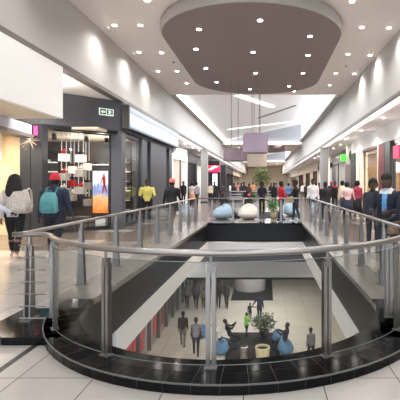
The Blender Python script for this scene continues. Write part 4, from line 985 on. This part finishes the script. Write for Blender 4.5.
ppl = [
 ('person in black walking toward the camera near the shops, left', 183.5, 31, 1.75, 180, (30, 30, 34), (24, 24, 28), {}),
 ('person in a pale top with an orange skirt, left walkway', 192, 27, 1.66, 10, (206, 190, 184), (60, 50, 50), dict(skirt=(.4, (206, 140, 96)), sleeves='short')),
 ('person in light shirt between the red cap and the black-clad walker', 177, 36, 1.75, 180, (196, 190, 188), (60, 60, 70), {}),
 ('person in grey top beside the pale left pillar', 196.5, 28.5, 1.7, 0, (170, 168, 172), (70, 66, 66), {}),
 ('person in cream top under the red sign', 210.5, 32, 1.66, 160, (214, 200, 180), (40, 40, 48), {}),
 ('person in black under the red sign, right of the cream top', 214.5, 33, 1.74, 170, (34, 32, 34), (36, 36, 44), {}),
 ('person in white top by the black slatted shopfront', 230, 37, 1.64, 90, (220, 214, 208), (50, 50, 56), {}),
 ('person in dusky pink top in the distance right of the mauve lamp', 238, 42, 1.7, 180, (190, 130, 120), (50, 50, 60), {}),
 ('person in dark top in the crowd left of the tree', 244, 33, 1.72, 180, (44, 40, 44), (30, 30, 36), {}),
 ('person in navy standing on the dark mat under the tree', 262, 20.9, 1.66, 175, (30, 34, 52), (20, 20, 24), dict(arms=((10, 10, 60, 30), (10, 10, 60, 30)), legs=((4, 0), (-6, 0)), hair='afro')),
 ('person in bright red jacket beyond the far balustrade', 281, 17.2, 1.66, -70, (196, 36, 50), (40, 30, 34), dict(wide=1.1, arms=((20, 10, 50, 20), (20, 10, 40, 20)), hood=(170, 30, 40))),
 ('person in black with a handbag, facing the person in red', 295.5, 17.0, 1.7, 80, (20, 20, 24), (34, 40, 60), dict(wide=1.15, hair='afro', arms=((30, 12, 40, 10), (10, 12, 30, 10)), shoes=(225, 225, 225))),
 ('person in white shirt behind the right balustrade', 313, 18.6, 1.78, 170, (226, 224, 226), (70, 80, 104), dict(wide=1.1)),
 ('broad person in black top right of the white shirt', 325.5, 16.9, 1.64, 30, (24, 24, 28), (44, 50, 70), dict(wide=1.3)),
 ('person in black with long hair and red scarf, right walkway', 335, 25, 1.72, 170, (26, 26, 30), (24, 24, 30), dict(hood=(196, 50, 70), legs=((14, 2), (-12, 10)))),
 ('person with red headscarf behind the long-haired one', 331, 29, 1.74, 180, (60, 50, 56), (40, 40, 46), dict(hat=(210, 60, 90))),
 ('person in cream top behind the pink top', 342.5, 21.5, 1.7, 10, (222, 210, 170), (90, 90, 100), dict(hair='afro')),
 ('heavy-set person in pale pink top and navy skirt, right walkway', 347, 18.0, 1.62, 5, (214, 176, 176), (30, 34, 54), dict(wide=1.35, skirt=(.5, (34, 40, 62)), hair='afro', arms=((-6, 22, 20), (8, 22, 20)))),
 ('person in maroon cardigan and long black skirt, right walkway', 357.5, 19.0, 1.68, -5, (150, 50, 70), (24, 24, 28), dict(skirt=(.75, (26, 24, 30)), hair='afro')),
 ('small distant person in white by the brown doors', 303, 38, 1.66, 180, (224, 220, 214), (90, 80, 74), {}),
 ('distant person in blue right of the person in red', 288.5, 30, 1.62, 0, (90, 130, 180), (50, 60, 80), {}),
 ('distant person in black by the far right shopfronts', 271, 36, 1.66, 180, (30, 30, 32), (30, 30, 30), {}),
 ('distant person in orange top just left of the tree', 253, 40, 1.74, 180, (214, 140, 90), (80, 60, 50), {}),
 ('person in black by the brown cafe counter, left of centre', 234, 34, 1.62, 200, (30, 30, 32), (34, 34, 40), {}),
 ('person in dark green by the cafe counter below the mauve lamp', 241.5, 36, 1.66, 150, (44, 54, 46), (30, 30, 34), {}),
 ('person in brown jacket between the tree and the cafe counter', 249, 30, 1.6, 210, (74, 56, 48), (34, 34, 40), {}),
 ('person in dark grey beside the black kiosk tower', 222, 32, 1.66, 160, (56, 56, 60), (30, 30, 34), {}),
 ('person in black right of the potted tree, middle distance', 274, 27, 1.64, 190, (28, 28, 30), (30, 30, 34), {}),
 ('person in charcoal far behind the white shirt, right walkway', 306.5, 33, 1.66, 170, (50, 48, 50), (34, 34, 40), {}),
 ('person in wine red top far along the right walkway', 319, 34, 1.66, 180, (120, 40, 50), (34, 34, 40), {}),
 ('distant person in grey walking far down the mall', 276, 48, 1.7, 180, (140, 136, 140), (60, 60, 60), {}),
]
for lb, px, d, H, fc, tc_, bc, kw in ppl:
    kw = dict(kw); kw.setdefault('legs', ((8, 2), (-8, 6)))
    person(lb, (px-266)*d/400, d, 0, H, fc, tc_, bc, vox=.024 if d < 24 else .032, **kw)
# seated on the bean bags beyond the void
person('person in black sitting on the pale blue bean bag', -2.0, 19.0, 0, 1.68, 250, (34, 32, 36), (40, 44, 60), sit=.52, legs=((80, 50), (76, 40)), arms=((30, 10, 50, 20), (30, 10, 50, 20)), lean=-12)
person('child with red hair band sitting on the white bean bag', -.8, 18.95, 0, 1.2, 180, (40, 36, 44), (36, 40, 56), sit=.55, legs=((60, 60), (60, 66)), arms=((30, 10, 60, 30), (30, 10, 60, 30)), hat=(230, 70, 100))
person('person in dark jacket seated behind the white bean bag', -1.0, 21.3, 0, 1.7, 180, (36, 34, 38), (36, 36, 44), sit=.62, legs=((80, 70), (80, 70)), arms=((40, 10, 60, 30), (40, 10, 60, 30)))
# --- big man and companions at right
x, y = 2.16, 7.1
BM = person('broad man in navy jacket and pale blue shirt leaning by right balustrade', x, y, 0, 1.72, 140, (26, 30, 46), (64, 66, 76), (40, 34, 32), legs=((4, 0), (-3, 4)), arms=((16, 12, 70, 40), (14, 12, 64, 40)), head=-20, nod=8, vox=.013, wide=1.2, hood=(206, 208, 214), inner=(88, 150, 204), hair='short')
person('person with black curly hair hidden behind the broad man', 9.4*(373-266)/400, 9.4, 0, 1.66, 170, (46, 50, 58), (50, 52, 60), vox=.02, hair='afro')
x, y = 2.26, 6.3
RM = person('person in navy coat at the right picture edge, seen from behind', x, y, 0, 1.66, 40, (22, 28, 44), (30, 34, 50), (30, 28, 28), arms=((10, 12, 60, 20), (10, 14, 60, 30)), nod=10, vox=.014, wide=1.15)
def handbag(lb, x, y, z, w, m):
    t = thing('handbag', lb, 'bag', (x, y, z)); MB().loft([[Vector((x+sx*w/2*(1-.25*f), y+sy*.07*(1-.4*f), z+w*.7*f)) for sx, sy in ((-1, -1), (1, -1), (1, 1), (-1, 1))] for f in (0, .5, 1)]).build('bag_body', m, t)
    MB().tube([(x-w*.3, y, z+w*.66), (x-w*.2, y, z+w*1.1), (x+w*.2, y, z+w*1.1), (x+w*.3, y, z+w*.66)], .01, 6).build('handle', m, t)
mat('bag_brown', (150, 124, 100), .7)
handbag('brown handbag held by the person in black beyond the far balustrade', 1.0, 16.75, .82, .36, 'bag_brown')
handbag('tan shoulder bag between the broad man and the person at right edge', 2.1, 6.45, .8, .28, 'bag_brown')
# --- people on the lower level
low = [
 ('man in dark brown jacket and grey trousers walking away, lower level', 183, 346, 1.66, 0, (52, 46, 46), (112, 106, 102), dict(wide=1.1)),
 ('man in grey shirt and black trousers walking, lower level', 196, 355, 1.7, 5, (128, 130, 138), (28, 28, 32), dict(wide=1.1, sleeves='short')),
 ('person in striped grey top at left of the distant lower group', 187, 308, 1.62, 180, (110, 104, 108), (36, 36, 42), {}),
 ('person in purple-grey top walking in the distant lower group', 196, 308, 1.72, 180, (86, 78, 92), (34, 34, 40), dict(wide=1.15, legs=((18, 2), (-16, 14)))),
 ('child in grey at right of the distant lower group', 203.5, 308, 1.3, 180, (120, 112, 110), (70, 66, 66), {}),
 ('person in black hidden partly by the glass post, lower level', 218.5, 307, 1.7, 0, (34, 34, 36), (34, 34, 38), {}),
 ('person in charcoal top standing right of the glass post, lower level', 226.5, 308, 1.68, 170, (56, 50, 50), (50, 48, 50), {}),
 ('adult in dark blue holding a child by the hand, lower level', 259.5, 321, 1.6, -10, (44, 46, 76), (36, 38, 52), dict(arms=((10, 30, 10), (0, 8, 10)))),
 ('small child in black reaching up to the adult in dark blue', 250, 320, .98, 0, (34, 32, 34), (34, 32, 34), dict(arms=((0, 10, 10), (30, 70, 60)))),
 ('person in lime green vest beside the lower tree', 246.5, 338, 1.25, -40, (150, 220, 70), (50, 56, 50), dict(sleeves='short', arms=((20, 8, 60, 20), (20, 8, 60, 20)))),
 ('person in grey hoodie standing alone at the lower right', 311, 362, 1.5, 20, (104, 104, 106), (40, 40, 44), {}),
]
for lb, px, py, H, fc, tc_, bc, kw in low:
    kw = dict(kw); kw.setdefault('legs', ((12, 2), (-12, 8))); x, y = at(px, py, F2)
    person(lb, x, y, -6.4 if not (245 < px < 247) else -6.365, H, fc, tc_, bc, vox=.024, **kw)
x, y = at(221, 352, F2)
person('person lounging on the left blue bean bag in white shirt, lower level', x-.05, y+.1, -6.4, 1.7, -75, (214, 214, 214), (50, 50, 58), sit=.62, legs=((72, 30), (66, 22)), arms=((60, 10, 40, 20), (60, 10, 60, 20)), lean=-28, vox=.022)
x, y = at(226, 344, F2)
person('person in black reclining behind the white-shirted one, lower level', x+.15, y+.45, -6.4, 1.66, -80, (28, 28, 32), (34, 34, 40), sit=.35, legs=((70, 40), (76, 36)), arms=((50, 10, 60, 30), (50, 10, 70, 30)), lean=-22, vox=.022)
x, y = at(285, 352, F2)
person('person in black sitting on the right blue bean bag, lower level', x, y, -6.4, 1.66, 70, (40, 40, 46), (44, 48, 60), sit=.62, legs=((76, 60), (80, 60)), arms=((40, 10, 60, 30), (40, 10, 60, 30)), lean=-12, vox=.022)
